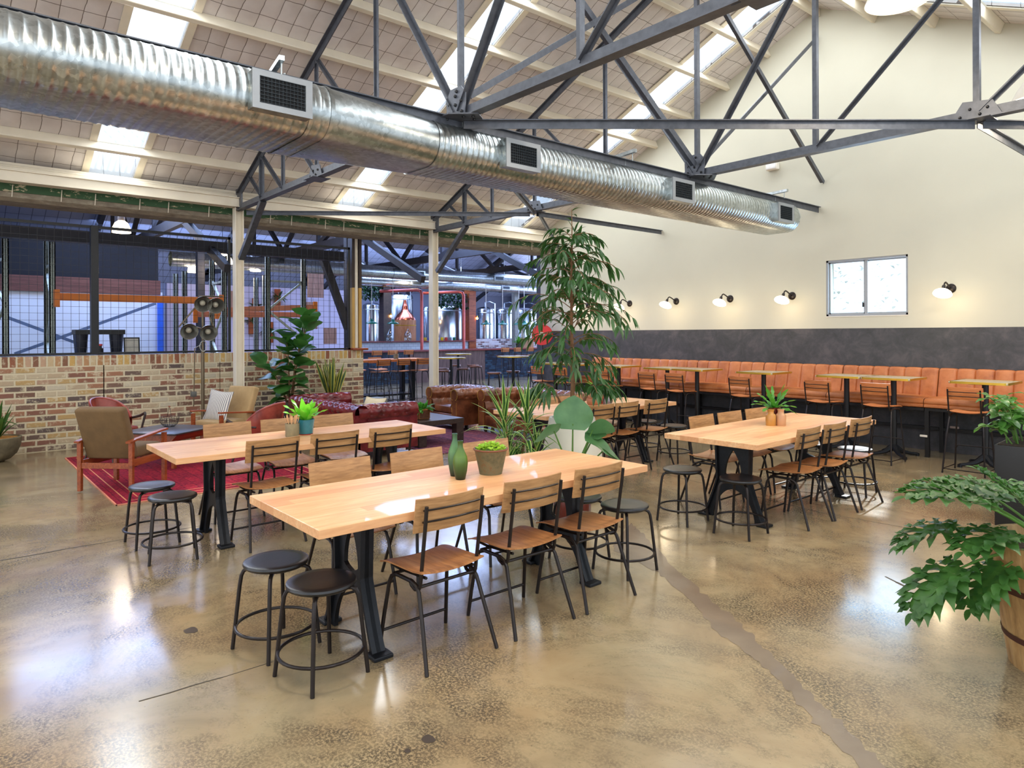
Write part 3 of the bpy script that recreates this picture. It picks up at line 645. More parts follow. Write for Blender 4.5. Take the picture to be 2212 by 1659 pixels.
def pendant(x, y, z, r, lab, zc, grp, mats, hh=.3, em=M_LAMP):
    t = thing('pendant_lamp', lab, 'pendant lamp', (x, y, z), 0, grp)
    MB().lathe([(r, 0), (r*.98, .02), (r*.8, hh*.35), (r*.45, hh*.75), (r*.3, hh)], n=28, cap=False).build('shade', mats, t)
    MB().lathe([(.001, .012), (r*.96, .012)], n=28, cap=False).build('diffuser', em, t)
    MB().lathe([(r*.3, hh), (r*.26, hh+.14), (.001, hh+.15)], n=16).build('gear_housing', plain('pale_grey_lamp_housing', (170, 160, 140), .5), t)
    MB().tube([(0, 0, hh+.14), (0, 0, zc-z)], .006, 6).build('cord', M_BLACK, t)
    return t
pendant(-2.205, 5.90, 4.30, .235, 'large lit white pendant lamp cut off by the top edge', 5.5, 'pendant lamps over the hall', M_WHITE)
pendant(-1.72, 7.975, 3.84, .235, 'lit white pendant lamp beside the right-hand truss node', 5.2, 'pendant lamps over the hall', M_WHITE)
for (x, y, z) in [(-2.2, 5.9, 4.2), (-1.72, 7.9, 3.7), (-2.6, 1.2, 4.2), (-4.8, -1.5, 4.2)]:  # last two lights are added out of view, with no lamp built
    l = bpy.data.lights.new('pendant_and_fill_light', 'AREA'); l.shape = 'DISK'; l.size = .45; l.energy = 42; l.color = (1, .82, .58); o = bpy.data.objects.new('pendant_and_fill_light', l); COL.objects.link(o); o.location = (x, y, z)
# ---------------------------------------------------------------- dining tables
def trestle_mb():
    b = MB(); zs = [0, .03, .08, .15, .22, .28, .34, .40, .46, .52, .58, .64, .70]
    def outer(z): return lerp(.30, .155, min(1, z/.36)**.8)+.02*max(0, (z-.5)/.2) if z < .36 else .155+.015*(z-.36)/.34
    def inner(z):
        if z < .27: return .205*sqrt(max(0, 1-(z/.27)**1.7))
        if z < .37: return 0
        if z < .62: t = (z-.37)/.25; return .082*(1-t**2.4) if t > .12 else .082*(t/.12)**.5
        return 0
    zs = sorted(set(zs+[i*.0175 for i in range(41)]+[.2695, .3705]))
    for z0, z1 in zip(zs[:-1], zs[1:]):
        for s in (-1, 1):
            a, c_, d, e = s*inner(z0), s*outer(z0), s*outer(z1), s*inner(z1)
            b.prism([(a, z0), (c_, z0), (d, z1), (e, z1)], -.012, .012)
            b.prism([(c_-s*.018, z0), (c_, z0), (d, z1), (d-s*.018, z1)], -.038, .038)
    b.box(-.20, .20, -.05, .05, .695, .712)
    for s in (-1, 1): b.rbox(s*.29-.05, s*.29+.05, -.055, .055, 0, .022, .006)
    return b
def make_table(lab):
    t = thing('dining_table', lab, 'table', (0, 0, 0), 0, 'long hardwood communal tables')
    b = MB().box(-.45, .45, -1.178, 1.178, .712, .757); b.build('tabletop', M_TABLE, t, 0, bevel=.003)
    for s in (-1, 1):
        o = trestle_mb().build('trestle_leg', M_IRON, t, 0); o.location = (0, s*.78, 0)
    return t
tab1 = make_table('long wooden communal table nearest the viewer, holding two green bottles')
tab1.location = (-3.42, 2.515, 0)
dup(tab1, (-5.82, 2.51, 0), 0, 'long wooden communal table with the blue fern pot, beside the red rug')
dup(tab1, (-3.39, 6.165, 0), radians(1.2), 'long wooden communal table with twin stoneware jars, towards the window')
dup(tab1, (-5.90, 6.21, 0), radians(1.0), 'long wooden communal table half hidden behind the tall indoor plants')
# ---------------------------------------------------------------- chairs
def curved_plank(b, w, h, t, bow, T=None, nx=10, nz=3):
    # plank bowed along x; lies in the xz plane, bow towards -y at the edges
    def off(x): return bow*(2*x/w)**2
    vs = []; fs = []
    for side in (0, 1):
        for i in range(nx+1):
            x = -w/2+w*i/nx
            for j in range(nz+1):
                z = -h/2+h*j/nz; e_ = t/2*(1 if side else -1)*(1 if 0 < j < nz and 0 < i < nx else .45)
                vs.append((x, off(x)+e_, z))
    n1 = (nx+1)*(nz+1); W_ = nz+1
    for side in (0, 1):
        for i in range(nx):
            for j in range(nz):
                a = side*n1+i*W_+j; f = (a, a+1, a+W_+1, a+W_); fs.append(f if side else f[::-1])
    def ed(i, j): return i*W_+j
    ring = [ed(i, 0) for i in range(nx+1)]+[ed(nx, j) for j in range(1, nz+1)]+[ed(i, nz) for i in range(nx-1, -1, -1)]+[ed(0, j) for j in range(nz-1, 0, -1)]
    for k_ in range(len(ring)): a, c_ = ring[k_], ring[(k_+1) % len(ring)]; fs.append((a, c_, c_+n1, a+n1))
    b.add(vs, fs, T)
def arc(c, r, a0, a1, n, ax='yz', x=0):
    return [(x, c[0]+r*cos(lerp(a0, a1, i/n)), c[1]+r*sin(lerp(a0, a1, i/n))) for i in range(n+1)]
def seat_mb(w, d, z, y0):
    b = MB()
    def fn(u, v_, top):
        x = -w/2*1.0+w*u; yy = y0-d/2+d*v_; cx = (2*u-1)
        wid = 1-.06*(v_)*0; dz = .020*cx*cx*(1-.3*v_)-.016*max(0, (v_-.75)/.25)**2+.008*max(0, (.2-v_)/.2)
        e_ = (abs(cx) > .99) or v_ < .01 or v_ > .99
        return (x*wid, yy, z+dz-(0 if top else .018)+(-.005 if (e_ and top) else (.005 if e_ else 0)))
    nu, nv = 12, 10; n0 = 0; vs = [fn(i/nu, j/nv, True) for i in range(nu+1) for j in range(nv+1)]+[fn(i/nu, j/nv, False) for i in range(nu+1) for j in range(nv+1)]
    n1 = (nu+1)*(nv+1); W_ = nv+1; fs = []
    for i in range(nu):
        for j in range(nv):
            a = i*W_+j; fs += [(a, a+W_, a+W_+1, a+1), (n1+a, n1+a+1, n1+a+W_+1, n1+a+W_)]
    ring = [i*W_ for i in range(nu+1)]+[nu*W_+j for j in range(1, nv+1)]+[i*W_+nv for i in range(nu-1, -1, -1)]+[j for j in range(nv-1, 0, -1)]
    for k_ in range(len(ring)): a, c_ = ring[k_], ring[(k_+1) % len(ring)]; fs.append((a, a+n1, c_+n1, c_))
    return b.add(vs, fs)
def make_chair(lab, grp):
    t = thing('dining_chair', lab, 'chair', (0, 0, 0), 0, grp)
    seat_mb(.40, .385, .452, .045).build('seat', M_SEAT, t, 50)
    tilt = Matrix.Rotation(radians(9), 4, 'X')
    b = MB(); curved_plank(b, .43, .175, .018, .022, TR(0, -.135, .745) @ tilt); br = b.build('backrest', M_BACKR, t, 50)
    rm = M_BROWNBLK
    for s in (-1, 1):
        MB().tube([(s*.215, .215, .001), (s*.205, .195, .15), (s*.188, .165, .345), (s*.184, .145, .385), (s*.182, .10, .402)], .0105, 8).build('leg', rm, t)
        MB().tube([(s*.222, -.225, .001), (s*.20, -.16, .20), (s*.184, -.105, .36), (s*.182, -.08, .388), (s*.182, -.04, .402)], .0105, 8).build('leg', rm, t)
        MB().tube([(s*.178, -.166, .80), (s*.178, -.156, .72), (s*.176, -.112, .44), (s*.176, -.106, .40), (s*.176, -.092, .375), (s*.176, -.06, .365), (s*.176, -.03, .378), (s*.176, -.01, .405)], .010, 8).build('back_upright', rm, t)
    f = MB()
    for s in (-1, 1): f.tube([(s*.182, .10, .402), (s*.182, -.04, .402)], .0105, 8); f.tube([(s*.15, .19, .425), (s*.15, .12, .42), (s*.15, -.12, .43)], .008, 6)
    f.tube([(-.186, -.095, .385), (.186, -.095, .385)], .009, 8).tube([(-.184, .13, .40), (.184, .13, .40)], .009, 8); f.build('seat_frame', rm, t)
    MB().tube([(-.21, .205, .085), (.21, .205, .085)], .008, 8).build('stretcher', rm, t)
    for z, y_ in [(.775, -.1555), (.715, -.146)]:
        MB().tube([(x, y_+.022*(x/.215)**2, z) for x in [-.178+.0356*i for i in range(11)]], .0055, 6).build('back_bar', rm, t)
    return t
GC = 'wooden slat-back chairs at the communal tables'
ch = make_chair('wooden slat-back chair nearest the viewer, beside the two foreground stools', GC)
ch.location = (-3.03, 2.02, 0); ch.rotation_euler[2] = radians(90+2)
def chair(x, y, deg, lab): dup(ch, (x, y, 0), radians(deg), lab, GC)
N1 = 'near table with the green bottles'
chair(-3.035, 2.60, 90, 'middle wooden chair on the open side of the near table with green bottles')
chair(-3.03, 3.14, 91, 'far wooden chair on the open side of the near table, beside the lone stools')
chair(-4.03, 2.02, -90, 'wooden chair across the near table, its back left of the green bottles')
chair(-4.02, 2.60, -89, 'wooden chair across the near table, its back just behind the green bottles')
chair(-4.03, 3.22, -91, 'wooden chair across the near table, behind the lime succulent pot')
chair(-5.485, 2.04, 91, 'wooden chair at the rug-side table, nearest its pair of black stools')
chair(-5.49, 2.57, 89, 'middle wooden chair on the viewer side of the rug-side table')
chair(-5.49, 3.10, 90, 'far wooden chair on the viewer side of the rug-side table')
chair(-6.47, 2.08, -90, 'wooden chair on the rug side, back showing before the low dark-topped table')
chair(-6.47, 2.60, -91, 'wooden chair on the rug side, back half hidden by the cutlery pot')
chair(-6.46, 3.13, -90, 'wooden chair on the rug side, back before the red chesterfield sofa')
chair(-3.00, 5.76, 91, 'wooden chair on the viewer side of the jar table, nearest the black stool')
chair(-2.99, 6.23, 90, 'middle wooden chair on the viewer side of the jar table')
chair(-3.00, 6.80, 89, 'far wooden chair on the viewer side of the jar table, sunlit seat')
chair(-3.88, 5.82, -88, 'wooden chair across the jar table, leftmost of three visible backs')
chair(-3.87, 6.30, -90, 'wooden chair across the jar table, middle of three visible backs')
chair(-3.87, 6.82, -91, 'wooden chair across the jar table, back just left of the fern')
chair(-5.51, 5.87, 90, 'wooden chair at the back table, partly behind the big elephant-ear leaf')
chair(-5.50, 6.30, 91, 'middle wooden chair on the viewer side of the back table')
chair(-5.49, 6.84, 90, 'far wooden chair on the viewer side of the back table, next to two stools')
chair(-6.32, 5.97, -90, 'wooden chair across the back table, left of the fig trunk')
chair(-6.32, 6.42, -91, 'wooden chair across the back table, directly behind the fig trunk')
chair(-6.32, 6.92, -90, 'wooden chair across the back table, behind its little brown pots')
# ---------------------------------------------------------------- stools
def make_stool(lab):
    t = thing('low_stool', lab, 'stool', (0, 0, 0), 0, 'round black low stools')
    MB().lathe([(.001, .428), (.150, .430), (.163, .438), (.168, .448), (.165, .458), (.156, .462), (.12, .460), (.001, .457)], n=36).build('seat', M_SEATBLK, t)
    for i in range(4):
        a = pi/4+i*pi/2; c_, s_ = cos(a), sin(a)
        MB().tube([(c_*q, s_*q, z) for q, z in [(.09, .420), (.145, .418), (.165, .408), (.176, .385), (.185, .33), (.205, .15), (.222, .001)]], .0105, 8).build('leg', M_BROWNBLK, t)
    MB().tube([(.203*cos(a), .203*sin(a), .125) for a in [2*pi*i/36 for i in range(36)]], .0085, 8, True).build('foot_ring', M_BROWNBLK, t)
    fr = MB()
    for a in (pi/4, 3*pi/4): fr.tube([(.1*cos(a), .1*sin(a), .42), (-.1*cos(a), -.1*sin(a), .42)], .0105, 8)
    fr.build('seat_frame', M_BROWNBLK, t)
    return t
st = make_stool('black round stool nearest the viewer in the foreground')
st.location = (-3.155, 1.433, 0); st.rotation_euler[2] = radians(10)
for x, y, a, lab in [(-3.60, 1.383, 14, 'black round stool just behind the nearest foreground stool'), (-6.05, 1.325, 3, 'black round stool in front of the red rug, the one further left'),
                     (-5.555, 1.355, 78, 'black round stool in front of the red rug, overlapping its neighbour'), (-3.165, 3.68, 1, 'black round stool standing clear at the far end of the near table'),
                     (-3.55, 3.62, 6, 'black round stool glimpsed under the near table, beyond its end leg'), (-3.66, 5.03, 1, 'black round stool left of two before the jar table'),
                     (-3.11, 5.065, 3, 'black round stool right of two before the jar table'), (-3.13, 7.24, 5, 'black round stool with bluish window shine at the jar table end'),
                     (-3.58, 7.27, 4, 'black round stool hidden behind chairs at the jar table end'), (-5.46, 7.32, 5, 'black round stool between the back table and the jar table'),
                     (-6.02, 7.42, 2, 'black round stool behind the far leg of the back table'), (-5.96, 3.66, 2, 'grey-topped round stool at the far end of the rug-side table')]:
    dup(st, (x, y, 0), radians(a), lab, 'round black low stools')
# ---------------------------------------------------------------- banquette
BX = [-9.92+1.3*i for i in range(7)]
blabs = ['tan leather banquette section at the far corner, behind the fig', 'tan leather banquette section second from the far corner', 'tan leather banquette section behind the first pair of brass tables',
         'tan leather banquette section behind the single table left of the window', 'tan leather banquette section under the small window, behind paired tables', 'tan leather banquette section nearest the black planter box']
for i in range(6):
    x0_, x1_ = BX[i]+.004, BX[i+1]-.004; w_ = x1_-x0_
    t = thing('banquette_section', blabs[i], 'bench', (x0_, 9.97, 0), 0, 'tan channelled banquette sections')
    nch = 6
    def prof(s):   # s 0..1 up the back cushion (front face) then over the top
        P = [(.48, .775), (.50, .86), (.53, .98), (.555, 1.08), (.565, 1.12), (.585, 1.145), (.615, 1.15), (.64, 1.13)]
        k_ = s*(len(P)-1); a = min(int(k_), len(P)-2); f = k_-a; return lerp(P[a][0], P[a+1][0], f), lerp(P[a][1], P[a+1][1], f)
    def fn(u, v_):
        y, z = prof(v_); ph = (u*nch) % 1; sc = sqrt(max(0, 1-(2*ph-1)**2))**.7; return (u*w_, y-.034*sc*(1 if v_ < .85 else .6), z+.012*sc*(1 if v_ > .6 else 0))
    b = MB(); b.grid(fn, nch*12, 14); b.box(0, w_, .60, .645, .72, 1.12); b.build('back_cushion', M_OR, t, 80)
    s_ = MB()
    def fs_(u, v_):
        P = [(.52, .77), (.40, .785), (.2, .79), (.06, .785), (.015, .772), (0, .745), (0, .715), (.012, .705), (.0, .695), (0, .665), (.02, .655), (.1, .65)]
        k_ = v_*(len(P)-1); a = min(int(k_), len(P)-2); f = k_-a; cr = .012*sin(pi*u)
        return (u*w_, lerp(P[a][0], P[a+1][0], f)-(.004 if v_ > .4 else 0), lerp(P[a][1], P[a+1][1], f)+(cr if v_ < .35 else 0)-(.006 if (u < .01 or u > .99) and v_ < .5 else 0))
    s_.grid(fs_, 18, 33); s_.box(.0, w_, .1, .55, .65, .70); s_.build('seat_cushion', M_OR, t, 60)
    fr = MB(); fr.box(0, w_, .02, .60, .615, .65)
    fr.build('frame', M_BLACK, t, 0)
    for xx in ((.0, ) if i < 5 else (.0, w_-.05)):
        MB().box(xx-.0, xx+.05, .02, .07, 0, .615).build('leg', M_BLACK, t, 0); MB().box(xx, xx+.05, .55, .6, 0, .615).build('leg', M_BLACK, t, 0)
    MB().box(0, w_, .56, .62, .30, .34).build('rail', M_BLACK, t, 0)
po = thing('power_outlet', 'small pale power outlet on the dark wall under the banquette', 'power outlet', (-3.26, GY, .33)); MB().rbox(-.055, .055, -.012, 0, -.035, .035, .003).build('faceplate', plain('beige_plastic', (196, 170, 156), .5), po)
po = thing('power_outlet', 'narrow white socket strip on the black banquette leg', 'power outlet', (-3.42, 9.985, .28)); MB().rbox(-.05, .04, -.012, 0, -.014, .014, .003).build('faceplate', M_WHITE, po)
# ---------------------------------------------------------------- bar-height tables and chairs along the banquette
def make_bartable(lab):
    t = thing('bar_table', lab, 'table', (0, 0, 0), 0, 'square brass-edged bar tables')
    MB().rbox(-.305, .305, -.305, .305, 1.028, 1.052, .008, n=3).build('tabletop', M_LAM, t)
    b = MB(); P = []
    for cx, cy, a0 in [(.27, .27, 0), (-.27, .27, 90), (-.27, -.27, 180), (.27, -.27, 270)]:
        for i in range(5): a = radians(a0+22.5*i); P.append((cx+.04*cos(a), cy+.04*sin(a)))
    n = len(P); b.add([(x, y, 1.026) for x, y in P]+[(x, y, 1.054) for x, y in P]+[(x*.98, y*.98, 1.026) for x, y in P]+[(x*.98, y*.98, 1.054) for x, y in P],
                      [(i, (i+1) % n, (i+1) % n+n, i+n) for i in range(n)]+[(i+n, (i+1) % n+n, (i+1) % n+3*n, i+3*n) for i in range(n)]+[(i, i+2*n, (i+1) % n+2*n, (i+1) % n) for i in range(n)])
    b.build('brass_edge', M_BRASS, t)
    MB().tube([(0, 0, .08), (0, 0, 1.02)], .036, 14).build('stem', M_BLACK, t)
    b = MB(); b.box(-.14, .14, -.14, .14, 1.012, 1.028); b.build('top_plate', M_BLACK, t, 0)
    f = MB()
    for i in range(4):
        a = radians(45+90*i); c_, s_ = cos(a), sin(a)
        f.tube([(c_*q, s_*q, z) for q, z in [(.0, .13), (.05, .10), (.12, .055), (.22, .035), (.30, .028)]], [.045, .04, .028, .022, .02], 8)
        f.cyl((c_*.30, s_*.30), .026, 0, .035, 10)
    f.build('cross_base', M_IRON, t); return t
bt = make_bartable('brass-edged bar table at the banquette nearest the black planter'); bt.location = (-2.67, 9.8-.02, 0)
for x, lab in [(-3.725, 'brass-edged bar table with sky-blue shine, right one of the joined pair under the window'), (-4.345, 'brass-edged bar table, left one of the joined pair under the window'),
               (-5.61, 'brass-edged bar table standing alone left of the window'), (-6.825, 'brass-edged bar table, right one of the joined pair left of the jar plant'),
               (-7.44, 'brass-edged bar table, left one of the joined pair left of the jar plant'), (-8.555, 'brass-edged bar table standing alone beside the tall fig leaves'),
               (-9.63, 'brass-edged bar table behind the tall fig trunk'), (-10.25, 'brass-edged bar table left of the fig trunk, joined to its neighbour')]:
    dup(bt, (x, 9.8 if x > -9.7 else 9.78, 0), 0, lab)
def make_barchair(lab):
    t = thing('bar_chair', lab, 'bar chair', (0, 0, 0), 0, 'tall wooden-seated bar chairs')
    seat_mb(.36, .34, .715, .02).build('seat', M_ORSEAT, t, 50)
    b = MB(); curved_plank(b, .37, .15, .016, .016, TR(0, -.165, .935) @ Matrix.Rotation(radians(7), 4, 'X')); b.build('backrest', M_ORSEAT, t, 50)
    for s in (-1, 1):
        MB().tube([(s*.21, .20, .001), (s*.185, .165, .40), (s*.172, .145, .64), (s*.17, .12, .675), (s*.17, .06, .685)], .0095, 8).build('leg', M_BROWNBLK, t)
        MB().tube([(s*.215, -.215, .001), (s*.19, -.16, .40), (s*.172, -.105, .65), (s*.17, -.08, .678), (s*.17, -.04, .685)], .0095, 8).build('leg', M_BROWNBLK, t)
        MB().tube([(s*.165, -.195, .985), (s*.165, -.185, .90), (s*.163, -.15, .70), (s*.163, -.12, .672), (s*.163, -.06, .672)], .009, 8).build('back_upright', M_BROWNBLK, t)
    for z, y_ in [(.955, -.196), (.905, -.19)]: MB().tube([(-.165, y_, z), (0, y_-.008, z), (.165, y_, z)], .005, 6).build('back_bar', M_BROWNBLK, t)
    f = MB()
    for s in (-1, 1): MB().tube([(s*.17, .06, .685), (s*.17, -.04, .685)], .0095, 8).build('side_rail', M_BROWNBLK, t)
    f.tube([(-.208, .185, .05), (-.212, -.205, .05), (.212, -.205, .05), (.208, .185, .05)], .006, 6).build('floor_rail', M_BROWNBLK, t)
    MB().tube([(-.198, .185, .06), (-.196, .185, .24), (-.185, .187, .275), (-.16, .188, .29), (.16, .188, .29), (.185, .187, .275), (.196, .185, .24), (.198, .185, .06)], .007, 8).build('footrest', M_BROWNBLK, t)
    return t
bc = make_barchair('bar chair at the banquette table nearest the black planter'); bc.location = (-2.69, 9.255, 0)
GB = 'tall wooden-seated bar chairs'
for x, lab in [(-3.67, 'bar chair right of two at the joined pair under the window'), (-4.41, 'bar chair left of two at the joined pair under the window'), (-5.575, 'bar chair at the single table left of the window'),
               (-6.74, 'bar chair at the joined pair, right of two near the back table'), (-7.32, 'bar chair at the joined pair, left of two near the back table'), (-8.33, 'bar chair half hidden by the fig and a potted spider plant'),
               (-9.40, 'bar chair showing just left of the fig trunk'), (-10.05, 'bar chair further left behind the fig foliage, by the hose reel')]:
    dup(bc, (x, 9.24+.02*sin(x*5), 0), radians(2*sin(x*9)), lab, GB)
# ---------------------------------------------------------------- lounge
def rug_mat(name, base, stripe, seed, red=True):
    q = N(name); v = q.coord(scale=(1, 1, 1)); br = q.n('TexBrick'); q.l(v, br.inputs['Vector'])
    br.inputs['Scale'].default_value = 3.2; br.inputs['Color1'].default_value = srgb(base[0]); br.inputs['Color2'].default_value = srgb(base[1]); br.inputs['Mortar'].default_value = srgb(base[2])
    br.inputs['Mortar Size'].default_value = .018; br.inputs['Brick Width'].default_value = .9; br.inputs['Row Height'].default_value = .42
    w_ = q.n('TexWave'); q.l(q.coord(scale=(1, 1, 1), rot=(0, 0, .785 if not red else 0)), w_.inputs['Vector']); w_.inputs['Scale'].default_value = 9 if red else 4; w_.inputs['Distortion'].default_value = 9; w_.inputs['Detail'].default_value = 3
    f = q.ramp(w_.outputs['Fac'], [(.45, (0, 0, 0, 1)), (.6, (1, 1, 1, 1))]); c = q.mix(q.math('MULTIPLY', f, .55), br.outputs[0], srgb(stripe))
    n_ = q.noise(v, 26, 5, .75); c = q.mix(q.math('MULTIPLY', q.ramp(n_, [(.45, (0, 0, 0, 1)), (.6, (1, 1, 1, 1))]), .5), c, srgb(base[2]))
    q.set(c, .95, 0, .1); q.bump(n_, .4, .004); return q.mat
M_RUG1 = rug_mat('red_patchwork_rug', [(148, 30, 52), (110, 22, 48), (58, 18, 38)], (196, 62, 66), 1)
M_RUG2 = rug_mat('purple_persian_rug', [(84, 52, 88), (120, 60, 82), (40, 34, 66)], (176, 112, 108), 2, False)
r1 = thing('area_rug', 'red overdyed patchwork rug under the vintage armchairs', 'rug', (-9.2, 2.45, 0)); MB().rbox(-1.75, 1.62, -1.10, 1.05, .0015, .010, .003).build('pile', M_RUG1, r1)
bd = MB()
for k_ in (.10, .22):
    for a in [(-1.75+k_, 1.62-k_, -1.10+k_, -1.10+k_+.012), (-1.75+k_, 1.62-k_, 1.05-k_-.012, 1.05-k_), (-1.75+k_, -1.75+k_+.012, -1.1+k_, 1.05-k_), (1.62-k_-.012, 1.62-k_, -1.1+k_, 1.05-k_)]: bd.box(a[0], a[1], a[2], a[3], .009, .0112)
bd.build('border_stripe', plain('pale_orange_yarn', (206, 130, 92), .9), r1, 0)
bd = MB()
for a in [(-1.76, 1.63, -1.11, -1.098), (-1.76, 1.63, 1.048, 1.06), (-1.76, -1.748, -1.11, 1.06), (1.618, 1.63, -1.11, 1.06)]: bd.box(a[0], a[1], a[2], a[3], .001, .011)
bd.build('edge_binding', plain('salmon_binding', (222, 140, 110), .9), r1, 0)
r2 = thing('area_rug', 'purple and blue persian-style rug by the dark coffee table', 'rug', (-9.1, 6.2, 0)); MB().rbox(-1.5, 1.25, -.95, .85, .0015, .010, .003).build('pile', M_RUG2, r2)
def armchair(lab, loc, rz, fab):
    t = thing('armchair', lab, 'armchair', loc, radians(rz))
    MB().rbox(-.26, .26, -.22, .27, .33, .45, .035, n=3).build('seat_cushion', fab, t, 50)
    T = TR(0, -.20, .36) @ Matrix.Rotation(radians(20), 4, 'X')
    b = MB(); b.rbox(-.265, .265, -.05, .06, -.02, .56, .03, T, n=3); b.build('back_cushion', fab, t, 50)
    for s in (-1, 1):
        MB().box(s*.285-.022, s*.285+.022, .25, .295, 0, .545).build('leg', M_TEAK, t, 0, bevel=.004)
        MB().prism([(s*.285-.02, 0), (s*.285+.02, 0), (s*.285+.024, .53), (s*.285-.024, .53)], -.325, -.285).build('leg', M_TEAK, t, 0, bevel=.004)
        a = MB(); P = [(-.36, .515), (-.25, .530), (-.05, .545), (.15, .562), (.31, .572)]
        for (y0_, z0_), (y1_, z1_) in zip(P[:-1], P[1:]): a.beam((s*.285, y0_, z0_+.008), (s*.285, y1_, z1_+.008), .058, .022)
        a.build('armrest', M_TEAK, t, 0, bevel=.003)
        MB().box(s*.265-.014, s*.265+.014, -.30, .27, .255, .33).build('side_rail', M_TEAK, t, 0, bevel=.003)
    MB().box(-.27, .27, .255, .28, .27, .33).build('front_rail', M_TEAK, t, 0, bevel=.003); MB().box(-.27, .27, -.315, -.29, .24, .30).build('rear_rail', M_TEAK, t, 0, bevel=.003)
    return t
armchair('brown upholstered teak armchair seen from behind, left of the red rug', (-8.50, 1.59, .011), 45, M_OLIVE)
armchair('mustard beige teak armchair facing us, with a striped cushion', (-10.20, 3.16, .0), 203, M_BEIGE)
q = N('ticking_stripe'); tc = q.n('TexCoord'); sp = q.n('SeparateXYZ'); q.l(tc.outputs['Object'], sp.inputs[0])
fr_ = q.math('FRACT', q.math('MULTIPLY', sp.outputs[0], 34)); q.set(q.mix(q.math('GREATER_THAN', fr_, .62), srgb((222, 216, 206)), srgb((110, 108, 116))), .9); M_TICK = q.mat
def cushion(name, lab, cat, loc, rot, s, mat, th_=.11):
    b = MB(); t = thing(name, lab, cat, loc, 0); t.rotation_euler = rot
    for sd in (-1, 1):
        b.grid(lambda u, v_, sd=sd: ((u-.5)*s*(1-.10*sin(pi*v_)), sd*th_*.5*(max(0, sin(pi*u)*sin(pi*v_)))**.55, (v_-.5)*s*(1-.10*sin(pi*u))), 16, 16)
    b.build('cover', mat, t, 80); b = MB(); P = []
    for i in range(64):
        u = i/16; k_ = int(u); f = u-k_; e = .5*(1-.10*sin(pi*f)); a = f-.5
        P.append([(a*s, 0, -e*s), (e*s, 0, a*s), (-a*s, 0, e*s), (-e*s, 0, -a*s)][k_])
    b.tube(P, .005, 6, True); b.build('piping', mat, t); return t
cushion('cushion', 'grey and white ticking-striped cushion on the mustard armchair', 'cushion', (-10.24, 3.10, .635), (radians(-16), radians(4), radians(203+180)), .46, M_TICK)
cushion('cushion', 'cream cushion peeping over the red chesterfield sofa', 'cushion', (-8.75, 4.72, .56), (radians(-30), 0, radians(10)), .44, plain('cream_wool', (206, 190, 158), .9))
def shell_chair(lab, loc, rz):
    t = thing('tub_chair', lab, 'armchair', loc, radians(rz)); b = MB()
    for r0, sg in ((.0, 1), (.028, -1)):
        def fn(u, v_, r0=r0):
            a = radians(lerp(-205, 25, u)); front = abs(u-.5)*2; top = .80-.26*front**2.2; z = lerp(.36, top, v_); k_ = .19+.045*v_+.02*sin(pi*v_)
            return ((k_-r0)*cos(a)*1.02, (k_-r0)*sin(a)*.95+(-.10*v_*(1-front)), z)
        b.grid(fn, 32, 10)
    def rim(u): a = radians(lerp(-205, 25, u)); front = abs(u-.5)*2; top = .80-.26*front**2.2; return (.221*cos(a)*1.02, .221*sin(a)*.95-.10*(1-front), top)
    b.tube([rim(i/32) for i in range(33)], .017, 8); b.build('shell_back', M_RED2, t, 70)
    MB().rbox(-.19, .19, -.16, .26, .36, .44, .03, n=3).build('seat_cushion', M_RED2, t, 50)
    for sx in (-1, 1):
        for sy, yy in ((1, .2), (-1, -.16)):
            MB().tube([(sx*.16, yy, .36), (sx*.21, yy+sy*.08, .001)], [.019, .011], 8).build('leg', M_DARKW, t)
        MB().tube([(sx*.22, -.08, .52), (sx*.25, .05, .525), (sx*.26, .20, .56), (sx*.255, .29, .60), (sx*.25, .30, .58), (sx*.22, .27, .40)], [.014, .016, .018, .018, .016, .014], 8).build('armrest', M_DARKW, t)
    return t
shell_chair('red leather tub chair with dark arms, behind the brown armchair', (-10.38, 1.80, .011), -62)
shell_chair('red leather tub chair seen from behind, right of the striped cushion', (-8.56, 3.10, .011), 128)
lt = thing('low_table', 'low square dark-topped table with reddish wooden apron on the red rug', 'coffee table', (-9.55, 2.29, .011), radians(37))
MB().rbox(-.42, .42, -.40, .40, .425, .445, .005).build('tabletop', plain('black_slate_top', (52, 46, 46), .32, 0, .15, 10), lt)
ap = MB(); ap.prism([(-.40, .425), (-.30, .33), (.30, .33), (.40, .425)], -.34, .34); ap.build('apron', M_TEAK, lt, 0, bevel=.004)
for sx in (-1, 1):
    for sy in (-1, 1): MB().prism([(sx*.29-.022, 0), (sx*.29+.022, 0), (sx*.29+.028, .34), (sx*.29-.028, .34)], sy*.27-.022, sy*.27+.022).build('leg', M_TEAK, lt, 0, bevel=.003)
bk = thing('wire_basket', 'dark wire basket with a hoop handle on the low table', 'basket', (-9.78, 2.35, .457)); b = MB()
for i in range(22):
    a = 2*pi*i/22; b.tube([(r_*cos(a), r_*sin(a)*.75, z) for r_, z in [(.001, .003), (.08, .003), (.13, .04), (.155, .12)]], .0018, 4, cap=False)
for r_, z in [(.08, .003), (.112, .025), (.13, .045), (.142, .07), (.15, .095), (.155, .12)]: b.tube([(r_*cos(a), r_*sin(a)*.75, z) for a in [2*pi*i/24 for i in range(24)]], .0022, 4, True)
b.build('wire_bowl', M_BROWNBLK, bk); hb = MB(); hb.tube([(-.10, 0, .12), (-.03, 0, .24), (0, 0, .26), (.03, 0, .24), (.10, 0, .12)], .003, 6); hb.build('handle', M_BROWNBLK, bk)
MB().tube([(-.025, 0, .262), (.025, 0, .262)], .009, 8).build('handle_grip', M_TEAK, bk)
